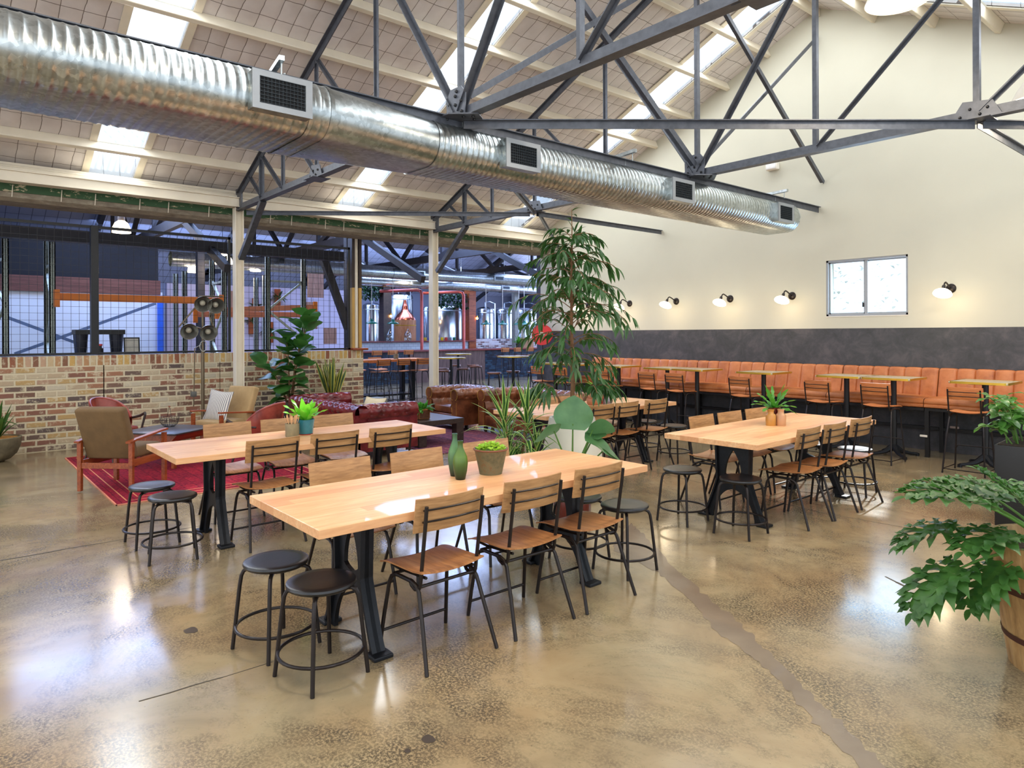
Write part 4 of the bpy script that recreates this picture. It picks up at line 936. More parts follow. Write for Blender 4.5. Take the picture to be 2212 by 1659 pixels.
# floor lamp with four spun aluminium heads
fl_ = thing('floor_lamp', 'tall bronze floor lamp carrying four big metal reflector heads', 'floor lamp', (-11.28, 3.19, 0))
MB().cyl((0, 0), .20, 0, .03, 28).build('base', M_POLE, fl_); MB().tube([(0, 0, .03), (0, 0, 1.40)], .026, 12).tube([(0, 0, 1.40), (0, 0, 2.1)], .016, 10).build('pole', M_POLE, fl_)
MB().tube([(-.02, -.13, .55), (-.02, -.11, 1.45), (0, -.02, 1.5)], .009, 8).build('counter_rod', M_POLE, fl_); MB().rbox(-.05, .01, -.17, -.09, .70, .78, .006).build('ballast_box', plain('grey_ballast', (90, 90, 86), .5), fl_)
MB().tube([(.03, .05*cos(a), 1.48+.08*sin(a)) for a in [2*pi*i/20 for i in range(20)]], .006, 6, True).build('hand_wheel', M_ALU, fl_)
cr_ = MB(); cr_.tube([(0, -.34, 1.78), (0, 0.02, 2.24)], .012, 8).tube([(0, .16, 1.78), (0, .10, 1.95), (0, .20, 2.22)], .012, 8).tube([(0, -.06, 2.26), (0, .30, 2.26)], .010, 8).tube([(0, 0, 2.0), (0, 0, 2.26)], .012, 8).tube([(0, -.3, 1.84), (0, .15, 1.70)], .010, 8); cr_.build('cross_arms', M_POLE, fl_)
for y, z in [(-.02, 2.16), (.17, 2.14), (-.22, 1.74), (.06, 1.72)]:
    D = Vector((.80, -.10, -.30)).normalized(); Q = D.to_track_quat('Z', 'Y').to_matrix().to_4x4(); T = TR(.05, y, z) @ Q
    m = MB(); m.lathe([(.001, -.10), (.045, -.10), (.062, -.075), (.085, -.03), (.105, .04), (.125, .10), (.128, .105)], n=28, T=T, cap=False); ho = m.build('lamp_head', M_ALU, fl_, 60)
    MB().lathe([(.124, .100), (.10, .04), (.07, -.01), (.001, -.03)], n=28, T=T, cap=False).build('reflector', M_LENS, ho, 60)
    MB().sphere((0, 0, .035), .045, 14, 9, T=T).build('bulb', plain('frosted_bulb', (176, 170, 150), .2, 0), ho, 60)
# chesterfields
def tuft(u, v_, nu, nv, depth):
    d = 0
    for j in range(nv):
        vj = (j+.6)/nv; off = .5 if j % 2 else 0
        ui = round(u*nu-off)+off
        du = (u*nu-ui)/1.0; dv = (v_-vj)*nv
        d += depth*math.exp(-(du*du+dv*dv)/.035)
        g = abs(abs((u*nu-off) % 1-.5)*2-1)
    x, y_ = u*nu, v_*nv; a = (x+y_*.5) % 1; c_ = (x-y_*.5) % 1
    for w_ in (min(a, 1-a), min(c_, 1-c_)): d += depth*.28*math.exp(-(w_/.09)**2)
    return d
def tufted(b, L, prof, nu, nv, depth, T, res=10):
    n = len(prof)
    def fn(u, v_):
        k_ = v_*(n-1); i = min(int(k_), n-2); f = k_-i; y = lerp(prof[i][0], prof[i+1][0], f); z = lerp(prof[i][1], prof[i+1][1], f)
        i0 = max(0, i); ty, tz = prof[i+1][0]-prof[i][0], prof[i+1][1]-prof[i][1]; l_ = sqrt(ty*ty+tz*tz)+1e-9
        e = .012-tuft(u, v_, nu, nv, depth); e *= min(1, 6*u, 6*(1-u))*.9+.1
        return (u*L, y+tz/l_*e, z-ty/l_*e)
    b.grid(fn, nu*res, max(28, nv*10), T)
def chesterfield(lab, loc, rz, w, d, h, mat, nseat, name='chesterfield_sofa', cat='sofa', grp=None):
    t = thing(name, lab, cat, loc, radians(rz), grp); aw = .20; R_ = .105; zc = h-R_
    def roll(y_in):   # inner face upwards then over the roll
        P = [(0.03, .40), (0.0, .50), (-.02, zc-.10)]
        for i in range(13): a = radians(-20+i*20); P.append((-R_*.75-.02+R_*cos(a)-.0, zc+R_*sin(a)))
        return P
    pr_ = roll(0)
    # back : along x, inner face towards +y.  profile y increases forward
    b = MB(); yb = -d/2+.24; T = TR(-w/2+.02, yb, 0)
    tufted(b, w-.04, [(p[0], p[1]) for p in pr_], max(4, int((w)/.17)), 5, .026, T); b.box(-w/2+.03, w/2-.03, -d/2+.045, -d/2+.12, .14, zc-.02); b.box(-w/2+.03, w/2-.03, -d/2+.06, yb-.02, .14, .5)
    b.add([(-w/2+.03, -d/2+.055+.0, zc+.02), (w/2-.03, -d/2+.055, zc+.02), (w/2-.03, -d/2+.06, .3), (-w/2+.03, -d/2+.06, .3)], [(0, 1, 2, 3)])
    b.build('back', mat, t, 75)
    for s in (-1, 1):
        b = MB(); xi = s*(w/2-.22)
        T = Matrix(((0, s*-1, 0, xi), (s*1, 0, 0, (-d/2+.10) if s > 0 else (d/2-.01)), (0, 0, 1, 0), (0, 0, 0, 1)))
        tufted(b, d-.11, [(p[0], p[1]) for p in pr_], max(3, int(d/.18)), 5, .024, T)
        b.box(min(s*(w/2-.05), s*(w/2-.20)), max(s*(w/2-.05), s*(w/2-.20)), -d/2+.06, d/2-.02, .10, zc-.02)
        xf = s*(w/2-.125); P = [(xf+R_*cos(a)*1.0, zc+R_*sin(a)) for a in [2*pi*i/24 for i in range(24)]]
        b.prism(P, d/2-.02, d/2+.005); b.prism([(xf-.075, .10), (xf+.075, .10), (xf+.075, zc), (xf-.075, zc)], d/2-.02, d/2+.004); b.build('arm', mat, t, 60)
        nl = MB()
        for i in range(26): a = radians(-60+300*i/25); nl.sphere((xf+s*0+(R_-.01)*cos(a), d/2+.007, zc+(R_-.01)*sin(a)), .0055, 6, 4)
        for i in range(16):
            for q_ in (-1, 1): nl.sphere((xf+q_*.066, d/2+.006, .12+i*.024), .0055, 6, 4)
        nl.build('nailhead_trim', M_BRASS, t)['kind'] = 'stuff'
    sw = (w-.44)/nseat
    for i in range(nseat): MB().rbox(-w/2+.22+i*sw+.004, -w/2+.22+(i+1)*sw-.004, yb-.0, d/2-.03, .29, .43, .04, n=3).build('seat_cushion', mat, t, 50)
    MB().rbox(-w/2+.2, w/2-.2, d/2-.09, d/2-.015, .10, .29, .02).box(-w/2+.1, w/2-.1, -d/2+.08, d/2-.08, .10, .16).build('base_rail', mat, t, 50)
    for sx in (-1, 1):
        for sy in (-1, 1): MB().lathe([(.022, 0), (.036, .03), (.04, .06), (.03, .10)], (sx*(w/2-.12), sy*(d/2-.10), 0), 14).build('bun_foot', M_DARKW, t)
    return t
chesterfield('oxblood red chesterfield sofa with its back to the red rug', (-9.22, 4.62, 0), 0, 2.24, 1.0, .72, M_RED, 2)
chesterfield('worn brown chesterfield armchair beside the second white column', (-9.90, 7.17, 0), 180, 1.02, .92, .72, M_BROWNL, 1, 'chesterfield_armchair', 'armchair')
chesterfield('worn brown chesterfield settee behind the striped-leaf dracaena', (-8.35, 7.50, 0), 180, 1.92, .94, .72, M_BROWNL, 2)
c2 = thing('coffee_table', 'low dark timber coffee table with block legs between the sofas', 'coffee table', (-8.98, 5.72, .011))
MB().box(-.56, .56, -.40, .40, .30, .375).build('tabletop', M_DARKW, c2, 0, bevel=.004)
for sx in (-1, 1):
    for sy in (-1, 1): MB().box(sx*.49-.065, sx*.49+.065, sy*.33-.065, sy*.33+.065, 0, .30).build('leg', M_DARKW, c2, 0, bevel=.004)
q = N('wicker_weave'); v = q.coord(); w_ = q.n('TexWave'); q.l(v, w_.inputs['Vector']); w_.inputs['Scale'].default_value = 28; w2 = q.n('TexWave'); w2.bands_direction = 'Z'; q.l(v, w2.inputs['Vector']); w2.inputs['Scale'].default_value = 24
q.set(q.ramp(q.math('MULTIPLY', w_.outputs['Fac'], w2.outputs['Fac']), [(.05, (92, 46, 18)), (.4, (184, 112, 52))]), .6); q.bump(w2.outputs['Fac'], .8, .01); M_WICK = q.mat
wb = thing('wicker_planter', 'small wicker basket of green herbs on the dark coffee table', 'basket', (-8.74, 5.56, .387)); MB().rbox(-.10, .10, -.10, .10, 0, .15, .02, n=3).build('basket', M_WICK, wb, 50)
def tuftplant(b, cnt, c, spread, L, w, rr_, droop=.8, k=0, elev=(20, 80), **kw):
    for i in range(cnt):
        a = rr_.uniform(0, 2*pi); e = radians(rr_.uniform(*elev)); r_ = spread*rr_.random()
        b.leaf((c[0]+r_*cos(a), c[1]+r_*sin(a), c[2]), (cos(a)*cos(e), sin(a)*cos(e), sin(e)), L*rr_.uniform(.7, 1.15), w*rr_.uniform(.8, 1.2), droop*rr_.uniform(.6, 1.3), k=k, roll=rr_.uniform(-.4, .4), **kw)
rr_ = random.Random(11)
b = MB(); tuftplant(b, 70, (0, 0, .14), .09, .14, .055, rr_, 1.2, n=4); b.build('foliage', L_FERN2, wb)
pf = thing('pouf', 'round brown leather pouf behind the red sofa', 'pouf', (-11.0, 6.38, 0)); MB().lathe([(.001, .0), (.20, 0), (.27, .05), (.30, .18), (.28, .33), (.22, .395), (.10, .41), (.001, .41)], n=32).build('cover', M_BROWNL, pf); MB().lathe([(.282, .33), (.290, .335), (.282, .34)], n=32, cap=False).build('piping', M_BROWNL, pf)
cb = MB().rbox(-.20, .20, -.16, .16, 0, .42, .01).build('concrete_block', M_CONC, loc=(-11.95, 6.55, 0)); tag(cb, 'grey concrete block beside the end of the brick wall', 'block')
# ---------------------------------------------------------------- plants
def pot(t, prof, mat, soil_r, soil_z, name='pot', soil=M_SOIL, n=32): MB().lathe(prof, n=n, cap=True).build(name, mat, t, 50); MB().cyl((0, 0), soil_r, soil_z-.02, soil_z, n).build('soil', soil, t)
fg = thing('potted_fig', 'fiddle-leaf fig in a tall dark pot against the brick wall', 'potted plant', (-10.97, 4.45, 0))
pot(fg, [(.14, 0), (.20, .25), (.225, .52), (.225, .56), (.20, .56), (.195, .50)], M_DKPOT, .195, .52)
st_ = MB(); lf = MB(); rr_ = random.Random(5)
for dx_, dy_, hh in [(-.06, -.10, .62), (.05, .08, 1.38), (.02, -.02, 1.05), (.08, .02, .95)]:
    top = (dx_*3.0, dy_*3.6, .52+hh); P = [(dx_*.3, dy_*.3, .5), (dx_*1.0+.01, dy_, .52+hh*.4), (dx_*1.8, dy_*2.0, .52+hh*.75), top]; st_.tube(P, [.016, .012, .009, .005], 7)
    nl_ = int(9*hh+6)
    for i in range(nl_):
        f = .12+.88*i/(nl_-1); k_ = f*3; j = min(int(k_), 2); u = k_-j; p = [lerp(P[j][m_], P[j+1][m_], u) for m_ in range(3)]
        a = i*2.4+dx_*30; e = radians(lerp(5, 55, f))
        lf.leaf(p, (cos(a)*cos(e), sin(a)*cos(e), sin(e)), rr_.uniform(.28, .38), rr_.uniform(.24, .32), rr_.uniform(.4, 1.2), n=8, fold=.12, roll=rr_.uniform(-.5, .5), shape=lambda t: (sin(pi*min(1, max(0, t))**1.25))**.6 if 0 < t < 1 else 0, wave=.10)
for p, a, e in [((.10, .14, 1.75), -.9, 40), ((.12, .18, 1.88), .4, 50), ((.10, .12, 1.84), -2.2, 35), ((-.02, .06, 1.70), -1.6, 20)]: lf.leaf(p, (cos(a)*cos(radians(e)), sin(a)*cos(radians(e)), sin(radians(e))), .36, .20, .7, n=8, shape=lambda t: (sin(pi*min(1, max(0, t))**1.25))**.6 if 0 < t < 1 else 0)
st_.build('stem', M_TRUNK, fg); lf.build('foliage', L_FIG, fg, 60)
sn = thing('potted_snake_plant', 'yellow-edged snake plant standing behind the red sofa', 'potted plant', (-11.30, 5.34, 0))
pot(sn, [(.13, 0), (.19, .30), (.20, .62), (.18, .62), (.175, .55)], M_DKPOT, .175, .58)
lf = MB(); rr_ = random.Random(9)
for i in range(30):
    a = rr_.uniform(0, 2*pi); e = radians(rr_.uniform(68, 88)); r_ = .10*rr_.random(); L = rr_.uniform(.45, .78) if i > 2 else .5
    if i < 2: e = radians(40)
    lf.leaf((r_*cos(a), r_*sin(a), .57), (cos(a)*cos(e), sin(a)*cos(e), sin(e)), L, rr_.uniform(.05, .07), .1, n=8, fold=.3, k=0, k2=1, roll=rr_.uniform(-1.5, 1.5), shape=lambda t: min(1, .7+t)*min(1, (1-t)*3.2)**.8, wave=.25)
lf.build('foliage', [L_SNK, L_SNKE], sn, 60)
bo = thing('stone_bowl_planter', 'strap-leaved plant in a mossy stone bowl at the brick wall', 'potted plant', (-11.32, .60, 0))
pot(bo, [(.10, 0), (.18, .03), (.25, .10), (.29, .20), (.305, .31), (.28, .32), (.265, .29)], M_STONEB, .27, .30, 'bowl', M_MULCH)
lf = MB(); rr_ = random.Random(21)
for i in range(26):
    a = rr_.uniform(0, 2*pi); e = radians(rr_.uniform(45, 85)); lf.leaf((.05*cos(a), .05*sin(a), .29), (cos(a)*cos(e), sin(a)*cos(e), sin(e)), rr_.uniform(.3, .62), rr_.uniform(.06, .085), rr_.uniform(.1, .6), n=8, fold=.35, shape=lambda t: min(1, .55+t*1.2)*min(1, (1-t)*1.8)**.8)
lf.leaf((0, 0, .5), (.45, .75, .35), .30, .06, .9, n=8); lf.build('foliage', L_FIG, bo, 60)
# tall ficus in the white pot
fc = thing('potted_ficus', 'very tall slim-leaved ficus rising from the big white pot', 'potted plant', (-4.97, 4.97, 0))
pot(fc, [(.22, 0), (.30, .05), (.325, .25), (.30, .45), (.25, .70), (.235, .79), (.23, .80), (.205, .80), (.20, .76)], M_WPOT, .205, .76)
tk = MB(); lf = MB(); rr_ = random.Random(4)
TP = [(.0, .0, .74), (.012, .0, 1.2), (-.012, .012, 1.7), (.008, -.01, 2.2), (.0, .01, 2.6), (.01, .0, 2.92)]
tk.tube(TP, [.024, .02, .016, .012, .007, .003], 8)
def tp(z):
    for a, c_ in zip(TP[:-1], TP[1:]):
        if z <= c_[2]: u = (z-a[2])/(c_[2]-a[2]); return [lerp(a[m_], c_[m_], u) for m_ in range(3)]
    return TP[-1]
def spray(p, a, e, L, nlf, leafL):
    d = Vector((cos(a)*cos(e), sin(a)*cos(e), sin(e))); p = Vector(p); P = [tuple(p)]; n = 7
    for i in range(n):
        d = (d+Vector((0, 0, -.11-.05*i*L))).normalized(); p = p+d*(L/n); P.append(tuple(p))
        if i >= 1:
            for s in range(nlf):
                aa = rr_.uniform(0, 2*pi); q_ = Vector((cos(aa), sin(aa), -.25)); dd = (d*.9+q_*.75).normalized()
                lf.leaf(P[-1], dd, leafL*rr_.uniform(.75, 1.2), .033*rr_.uniform(.85, 1.25), rr_.uniform(.7, 1.5), n=5, fold=.3, roll=rr_.uniform(-.6, .6), shape=lambda t: (sin(pi*t**.85))**.75 if 0 < t < 1 else 0)
    lf.leaf(P[-1], d, leafL, .026, 1.0, n=5); tk.tube(P, [.006]+[.004]*(n-1)+[.002], 5)
for i in range(78):
    z = lerp(1.25, 2.66, (i/77)**.9); a = i*2.39996+.4; f = (z-1.30)/1.32
    L = (.28+.36*sin(pi*min(1, f*.85+.20))) * rr_.uniform(.7, 1.15)
    spray(tp(z), a, radians(rr_.uniform(15, 55)), L, 2, .165)
for z, a in [(2.66, 1.0), (2.72, 3.2), (2.80, 5.0), (2.86, 2.0), (2.90, 0)]: lf.leaf(tp(z), (cos(a)*.8, sin(a)*.8, .5), .16, .03, .9, n=5)
for a, z, L in [(-2.3, .80, .55), (-1.9, .80, .62), (2.2, .82, .50), (.7, .80, .6), (.3, .82, .55), (1.2, .8, .4)]:
    P = [(.05*cos(a), .05*sin(a), .76), (.12*cos(a), .12*sin(a), .95), (.22*cos(a), .22*sin(a), 1.12)]; tk.tube(P, [.007, .005, .004], 6)
    for j in range(3): spray(P[-1], a+(j-1)*.9, radians(rr_.uniform(5, 45)), L*.5, 2, .15)
tk.build('trunk', M_TRUNK, fc); lf.build('foliage', L_FICUS, fc, 60)
# dracaena
dr = thing('potted_dracaena', 'bushy dracaena with lime-striped leaves left of the white pot', 'potted plant', (-4.98, 4.22, 0))
pot(dr, [(.13, 0), (.17, .10), (.185, .34), (.18, .36), (.165, .36), (.16, .32)], plain('pale_grey_pot', (176, 182, 190), .5), .16, .33)
tk = MB(); lf = MB(); rr_ = random.Random(8)
for (x, y, zt_, n_, Lf) in [(-.06, -.08, .86, 32, .44), (.05, .10, .90, 28, .40), (-.12, .0, .55, 22, .36), (.02, -.12, .50, 18, .32), (.0, .02, .40, 20, .32), (.14, .14, .58, 18, .34)]:
    tk.tube([(x*.4, y*.4, .30), (x, y, zt_)], .013, 7)
    for i in range(n_):
        f = i/n_; a = i*2.4; e = radians(lerp(0, 86, f**.9)); z = lerp(zt_-.32, zt_, f)
        lf.leaf((x, y, max(.34, z)), (cos(a)*cos(e), sin(a)*cos(e), sin(e)), Lf*rr_.uniform(.8, 1.1), .038*rr_.uniform(.9, 1.15), lerp(1.7, .35, f)*rr_.uniform(.8, 1.2), n=8, fold=.35, k=0, k2=1, shape=lambda t: min(1, .5+t*2.5)*min(1, (1-t)*1.9)**.85)
tk.build('stem', M_TRUNK, dr); lf.build('foliage', [L_DRA, L_DRAE], dr, 60)
# elephant ear
al = thing('potted_elephant_ear', 'elephant-ear plant with big veined leaves in an oxblood pot', 'potted plant', (-4.33, 4.33, 0))
pot(al, [(.12, 0), (.165, .06), (.175, .30), (.165, .31), (.15, .31), (.145, .27)], plain('oxblood_glaze', (96, 34, 28), .25), .145, .28)
tk = MB(); lf = MB()
def heart(t): return (1-t)**.55*(.62+.9*min(t, .4)) if t > 0 else .62
for (tip, nd, L, w_, droop, rl) in [((.07, -.06, .86), (-.03, .12, .97), .30, .28, -.35, 0), ((-.02, -.20, .80), (-.25, -.75, -.15), .27, .23, .4, .6), ((.14, .12, .80), (.35, .85, .10), .27, .22, .35, -.7),
                                   ((.16, .06, .72), (.55, .70, -.35), .34, .22, .5, .3), ((.12, .16, .74), (-.2, .8, .35), .20, .15, .4, .2), ((.20, .20, .62), (.6, .6, -.45), .26, .2, .3, 0)]:
    tk.tube([(0, 0, .27), (tip[0]*.5, tip[1]*.5, .27+(tip[2]-.27)*.6), tip], [.011, .008, .006], 7)
    N_ = Vector((.76, -.64, .05)) if nd[2] > .9 else Vector((0, 0, 1))
    d = Vector(nd).normalized(); lf.leaf(Vector(tip)-d*.05, d, L, w_*1.25, droop, n=12, fold=.14, up=N_, shape=lambda t: (sin(pi*(.17+.83*t)))**.75 if t < 1 else 0, roll=rl, wave=.05)
tk.build('stem', M_STEMG, al); lf.build('foliage', L_ALO, al, 60)
# barrel planter with philodendron
ba = thing('barrel_planter', 'lobed philodendron in a hooped timber barrel at the right edge', 'potted plant', (-.815, 4.22, 0))
M_STAVE = wood('pale_barrel_timber', (150, 108, 62), (190, 148, 96), (210, 172, 118), 2, .45, 1, False)
def staves(u, v_):
    z = lerp(0, .62, v_); r_ = lerp(.235, .335, v_); a = 2*pi*u; g = abs(((u*20) % 1)-.5); e = -.004 if g > .46 else 0; return ((r_+e)*cos(a), (r_+e)*sin(a), z)
b = MB(); b.grid(staves, 160, 4, cu=True); b.grid(lambda u, v_: ((.31-.07*v_*.3)*cos(2*pi*u), (.31-.07*v_*.3)*sin(2*pi*u), .62-.1*v_), 32, 1, cu=True); b.grid(lambda u, v_: (lerp(.335, .31, v_)*cos(2*pi*u), lerp(.335, .31, v_)*sin(2*pi*u), .62), 32, 1, cu=True); b.build('barrel_body', M_STAVE, ba, 50)
for z0_ in (.14, .38): MB().lathe([(lerp(.235, .335, z0_/.62)+.004, z0_), (lerp(.235, .335, (z0_+.03)/.62)+.004, z0_+.03)], n=40, cap=False).build('hoop', plain('rusty_hoop', (84, 48, 36), .7, .2), ba)
MB().cyl((0, 0), .30, .55, .57, 30).build('soil', M_SOIL, ba)
tk = MB(); lf = MB(); rr_ = random.Random(14)
def philo(base, tipd, stemL, e0, size, droop=.6):
    a = tipd; d = Vector((cos(a)*cos(e0), sin(a)*cos(e0), sin(e0))); p = Vector(base); P = [tuple(p)]
    for i in range(6): d = (d+Vector((0, 0, -.09*droop))).normalized(); p = p+d*(stemL/6); P.append(tuple(p))
    tk.tube(P, [.010]*4+[.007, .006, .005], 7)
    side = d.cross(Vector((0, 0, 1))).normalized(); up = side.cross(d); n = 6; q_ = Vector(p); dd = Vector(d); mid = []
    for i in range(n+1):
        mid.append((Vector(q_), Vector(dd))); dd = (dd+Vector((0, 0, -.10*droop))).normalized(); q_ = q_+dd*(size/n)
    for i in range(n):
        (p0, d0), (p1, d1) = mid[i], mid[i+1]; f = i/n; L = size*(.60*sin(pi*min(1, .22+f*.72))+.06); wd = size*.24
        upn = side.cross(d0)
        # continuous web along the rib
        ww = size*.17*(1-f*.7)
        n0 = len(lf.v); lf.v += [tuple(p0-side*ww+upn*.2*ww), tuple(p0), tuple(p0+side*ww+upn*.2*ww), tuple(p1-side*ww*.95+upn*.2*ww), tuple(p1), tuple(p1+side*ww*.95+upn*.2*ww)]; lf.f += [(n0, n0+1, n0+4, n0+3), (n0+1, n0+2, n0+5, n0+4)]; lf.m += [0, 0]
        for s in (-1, 1):
            dirn = (side*s*1.0+d0*lerp(.05, 1.0, f)+upn*.25).normalized()
            lf.leaf(p0+side*s*ww*.4, dirn, L, wd, .55*droop, n=6, fold=.12, up=upn, roll=rr_.uniform(-.25, .25), wave=.25, shape=lambda t: (.75+.25*sin(t*14))*min(1, (1-t)*2.0)**.7)
            lf.leaf(p0+dirn*L*.35, (dirn+d0*.9).normalized(), L*.5, wd*.7, .5, n=5, up=upn, wave=.3); lf.leaf(p0+dirn*L*.5, (dirn-d0*.4).normalized(), L*.35, wd*.55, .5, n=4, up=upn, wave=.3)
    lf.leaf(mid[-1][0], mid[-1][1], size*.22, size*.13, .5, n=5, up=up)
# leaves reaching into the room
for (a, L, e, s_, dr_) in [(232, .50, 14, .33, 1.2), (224, .42, 46, .36, .9), (212, .44, 30, .30, 1.1), (242, .34, 16, .27, 1.3), (196, .36, 48, .32, .9), (172, .32, 50, .30, .9), (140, .34, 48, .30, 1.0), (238, .26, 40, .30, 1.1), (110, .34, 45, .30, 1), (80, .36, 42, .30, 1), (45, .4, 45, .3, 1), (10, .4, 45, .3, 1), (335, .36, 40, .3, 1.1), (300, .22, 60, .26, 1.0), (275, .18, 66, .24, .9), (205, .22, 66, .28, .8)]:
    philo((.04*cos(radians(a)), .04*sin(radians(a)), .57), radians(a), L, radians(e), s_, dr_)
tk.build('stem', M_STEMG, ba); lf.build('foliage', L_PHI, ba, 60)
# black planter box with glossy shrub
bp = thing('planter_box', 'tall square black planter box with a glossy shrub', 'potted plant', (-1.50, 7.26, 0), radians(3))
MB().rbox(-.34, .34, -.34, .34, 0, .69, .006).build('box', plain('matt_black_planter', (26, 26, 28), .5), bp); MB().box(-.32, .32, -.32, .32, .66, .695).build('soil', M_SOIL, bp)
tk = MB(); lf = MB(); rr_ = random.Random(31)
for i in range(46):
    x, y = rr_.uniform(-.28, .28), rr_.uniform(-.28, .28); h_ = rr_.uniform(.12, .42); a = atan2(y, x)+rr_.uniform(-.5, .5); ex = rr_.uniform(.02, .22); P = [(x, y, .69), (x+ex*.4*cos(a), y+ex*.4*sin(a), .69+h_*.7), (x+ex*cos(a), y+ex*sin(a), .69+h_)]; tk.tube(P, [.006, .005, .003], 5)
    for j in range(9):
        f = .3+.7*j/8; aa = j*2.4+i; p = [lerp(P[1][m_], P[2][m_], f) for m_ in range(3)]; e = rr_.uniform(-.2, .8)
        lf.leaf(p, (cos(aa)*cos(e), sin(aa)*cos(e), sin(e)), rr_.uniform(.10, .16), rr_.uniform(.05, .075), .8, n=5, fold=.2, shape=lambda t: (sin(pi*t))**.7 if 0 < t < 1 else 0, wave=.15)
tk.build('stem', M_STEMG, bp); lf.build('foliage', L_GLOSS, bp, 60)
# ---------------------------------------------------------------- things on the tables
TZ = .757
def bottle(lab, x, y, h_, r_, c1, c2):
    q = N('frosted_green_glass'); tc_ = q.n('TexCoord'); s2 = q.n('SeparateXYZ'); q.l(tc_.outputs['Object'], s2.inputs[0])
    q.set(q.ramp(q.math('DIVIDE', s2.outputs[2], h_), [(0, tuple(x_*.3 for x_ in c1)), (.3, c1), (.6, c2), (1, c1)]), .35, 0, .5, trans=.25)
    o = thing('bottle_vase', lab, 'vase', (x, y, TZ)); s = h_/.26
    MB().lathe([(.001, 0), (r_*.62, 0), (r_*.66, .004), (r_*.9, .06*s), (r_, .11*s), (r_*.9, .155*s), (r_*.55, .195*s), (r_*.36, .22*s), (r_*.34, .25*s), (r_*.40, .258*s), (r_*.40, .262*s), (r_*.28, .262*s), (r_*.26, .24*s)], n=28).build('body', q.mat, o, 50)
bottle('taller frosted green bottle vase on the near table', -3.548, 2.505, .265, .044, (58, 100, 72), (92, 140, 80)); bottle('shorter olive green bottle vase on the near table', -3.440, 2.470, .235, .046, (52, 86, 36), (96, 132, 44))
lp = thing('succulent_pot', 'rusty bucket pot of lime succulents on the near table', 'potted plant', (-3.455, 2.72, TZ))
q = N('rusty_zinc'); v = q.coord(); q.set(q.ramp(q.noise(v, 14, 5, .7), [(.35, (92, 98, 78)), (.55, (120, 118, 92)), (.72, (128, 92, 60))]), .6, .3); M_ZINC = q.mat
MB().lathe([(.001, 0), (.072, 0), (.104, .150), (.110, .155), (.110, .162), (.100, .162), (.097, .14)], n=32).build('pot', M_ZINC, lp, 50); MB().lathe([(.110, .152), (.114, .157), (.110, .163), (.105, .163)], n=32, cap=False).build('rusty_rim', plain('rust', (116, 66, 44), .7), lp)
b = MB(); rr_ = random.Random(2)
for i in range(46):
    a = rr_.uniform(0, 2*pi); r0 = .085*sqrt(rr_.random()); 
    for j in range(5): aa = j*1.256+i; e = rr_.uniform(.1, .9); b.leaf((r0*cos(a), r0*sin(a), .145+.035*(1-(r0/.09)**2)+.01*rr_.random()), (cos(aa)*cos(e), sin(aa)*cos(e), sin(e)), .032, .02, .2, n=3, fold=.3, shape=lambda t: (sin(pi*t**.8))**.6 if 0 < t < 1 else 0)
b.cyl((0, 0), .095, .12, .145, 20); b.build('foliage', L_LIME, lp, 60)
M_TEAL = N('teal_glaze'); _lea(M_TEAL, (20, 84, 104), (34, 112, 132), (60, 132, 146), .22); M_TEAL = M_TEAL.mat
fp = thing('fern_pot', 'bright green bird-nest fern in a teal glazed pot on the rug-side table', 'potted plant', (-5.92, 2.545, TZ))
MB().lathe([(.001, .006), (.060, .006), (.064, .012), (.078, .13), (.079, .135), (.072, .135), (.070, .11)], n=28).build('pot', M_TEAL, fp, 50); MB().lathe([(.001, 0), (.064, 0), (.066, .008), (.055, .008)], n=28).build('saucer', plain('brick_red_glaze', (150, 50, 44), .3), fp)
b = MB(); rr_ = random.Random(17)
for i in range(20):
    a = i*2.4; e = radians(lerp(35, 82, i/20)); b.leaf((.02*cos(a), .02*sin(a), .12), (cos(a)*cos(e), sin(a)*cos(e), sin(e)), rr_.uniform(.15, .24), rr_.uniform(.045, .065), .5, n=9, fold=.2, wave=.5, shape=lambda t: min(1, .35+t*1.3)*min(1, (1-t)*3)**.6)
b.build('foliage', L_FERN, fp, 60)
cp = thing('cutlery_pot', 'stoneware pot of wooden cutlery on the rug-side table', 'utensil pot', (-5.865, 2.40, TZ)); M_STW = N('grey_green_stoneware'); _lea(M_STW, (92, 84, 60), (122, 116, 92), (150, 142, 110), .4, 6); M_STW = M_STW.mat
def cutpot(t):
    MB().lathe([(.001, 0), (.055, 0), (.058, .01), (.06, .10), (.061, .115), (.054, .115), (.053, .09)], n=26).build('pot', M_STW, t, 50)
    rq = random.Random(6)
    for i in range(9):
        a = i*.7+.2; tl = rq.uniform(.012, .035); r0 = .03; h_ = rq.uniform(.17, .2)
        m = MB(); m.beam((r0*.4*cos(a), r0*.4*sin(a), .01), ((r0+tl)*cos(a), (r0+tl)*sin(a), h_-.03), .010, .003); m.beam(((r0+tl)*cos(a), (r0+tl)*sin(a), h_-.035), ((r0+tl*1.25)*cos(a), (r0+tl*1.25)*sin(a), h_), .018, .003)
        o = m.build('wooden_cutlery', plain('pale_birch', (206, 160, 116), .6, 0, .1), None, 0); o.location = t.location; tag(o, 'wooden disposable cutlery piece standing in the stoneware pot', 'cutlery', 'wooden cutlery in the stoneware pot')
cutpot(cp)
jt = -3.39, 6.20
def jar(lab, x, y, mat, prof, name='stoneware_jar', cat='jar'):
    o = thing(name, lab, cat, (x, y, TZ)); MB().lathe(prof, n=28).build('body', mat, o, 50); return o
JP = [(.001, 0), (.046, 0), (.048, .006), (.048, .095), (.042, .108), (.030, .118), (.028, .14), (.034, .150), (.034, .156), (.024, .156), (.022, .13)]
M_HONEY = plain('honey_salt_glaze', (186, 132, 62), .3, 0, .12, 9); M_TAN2 = plain('buff_salt_glaze', (196, 148, 108), .35, 0, .1, 9)
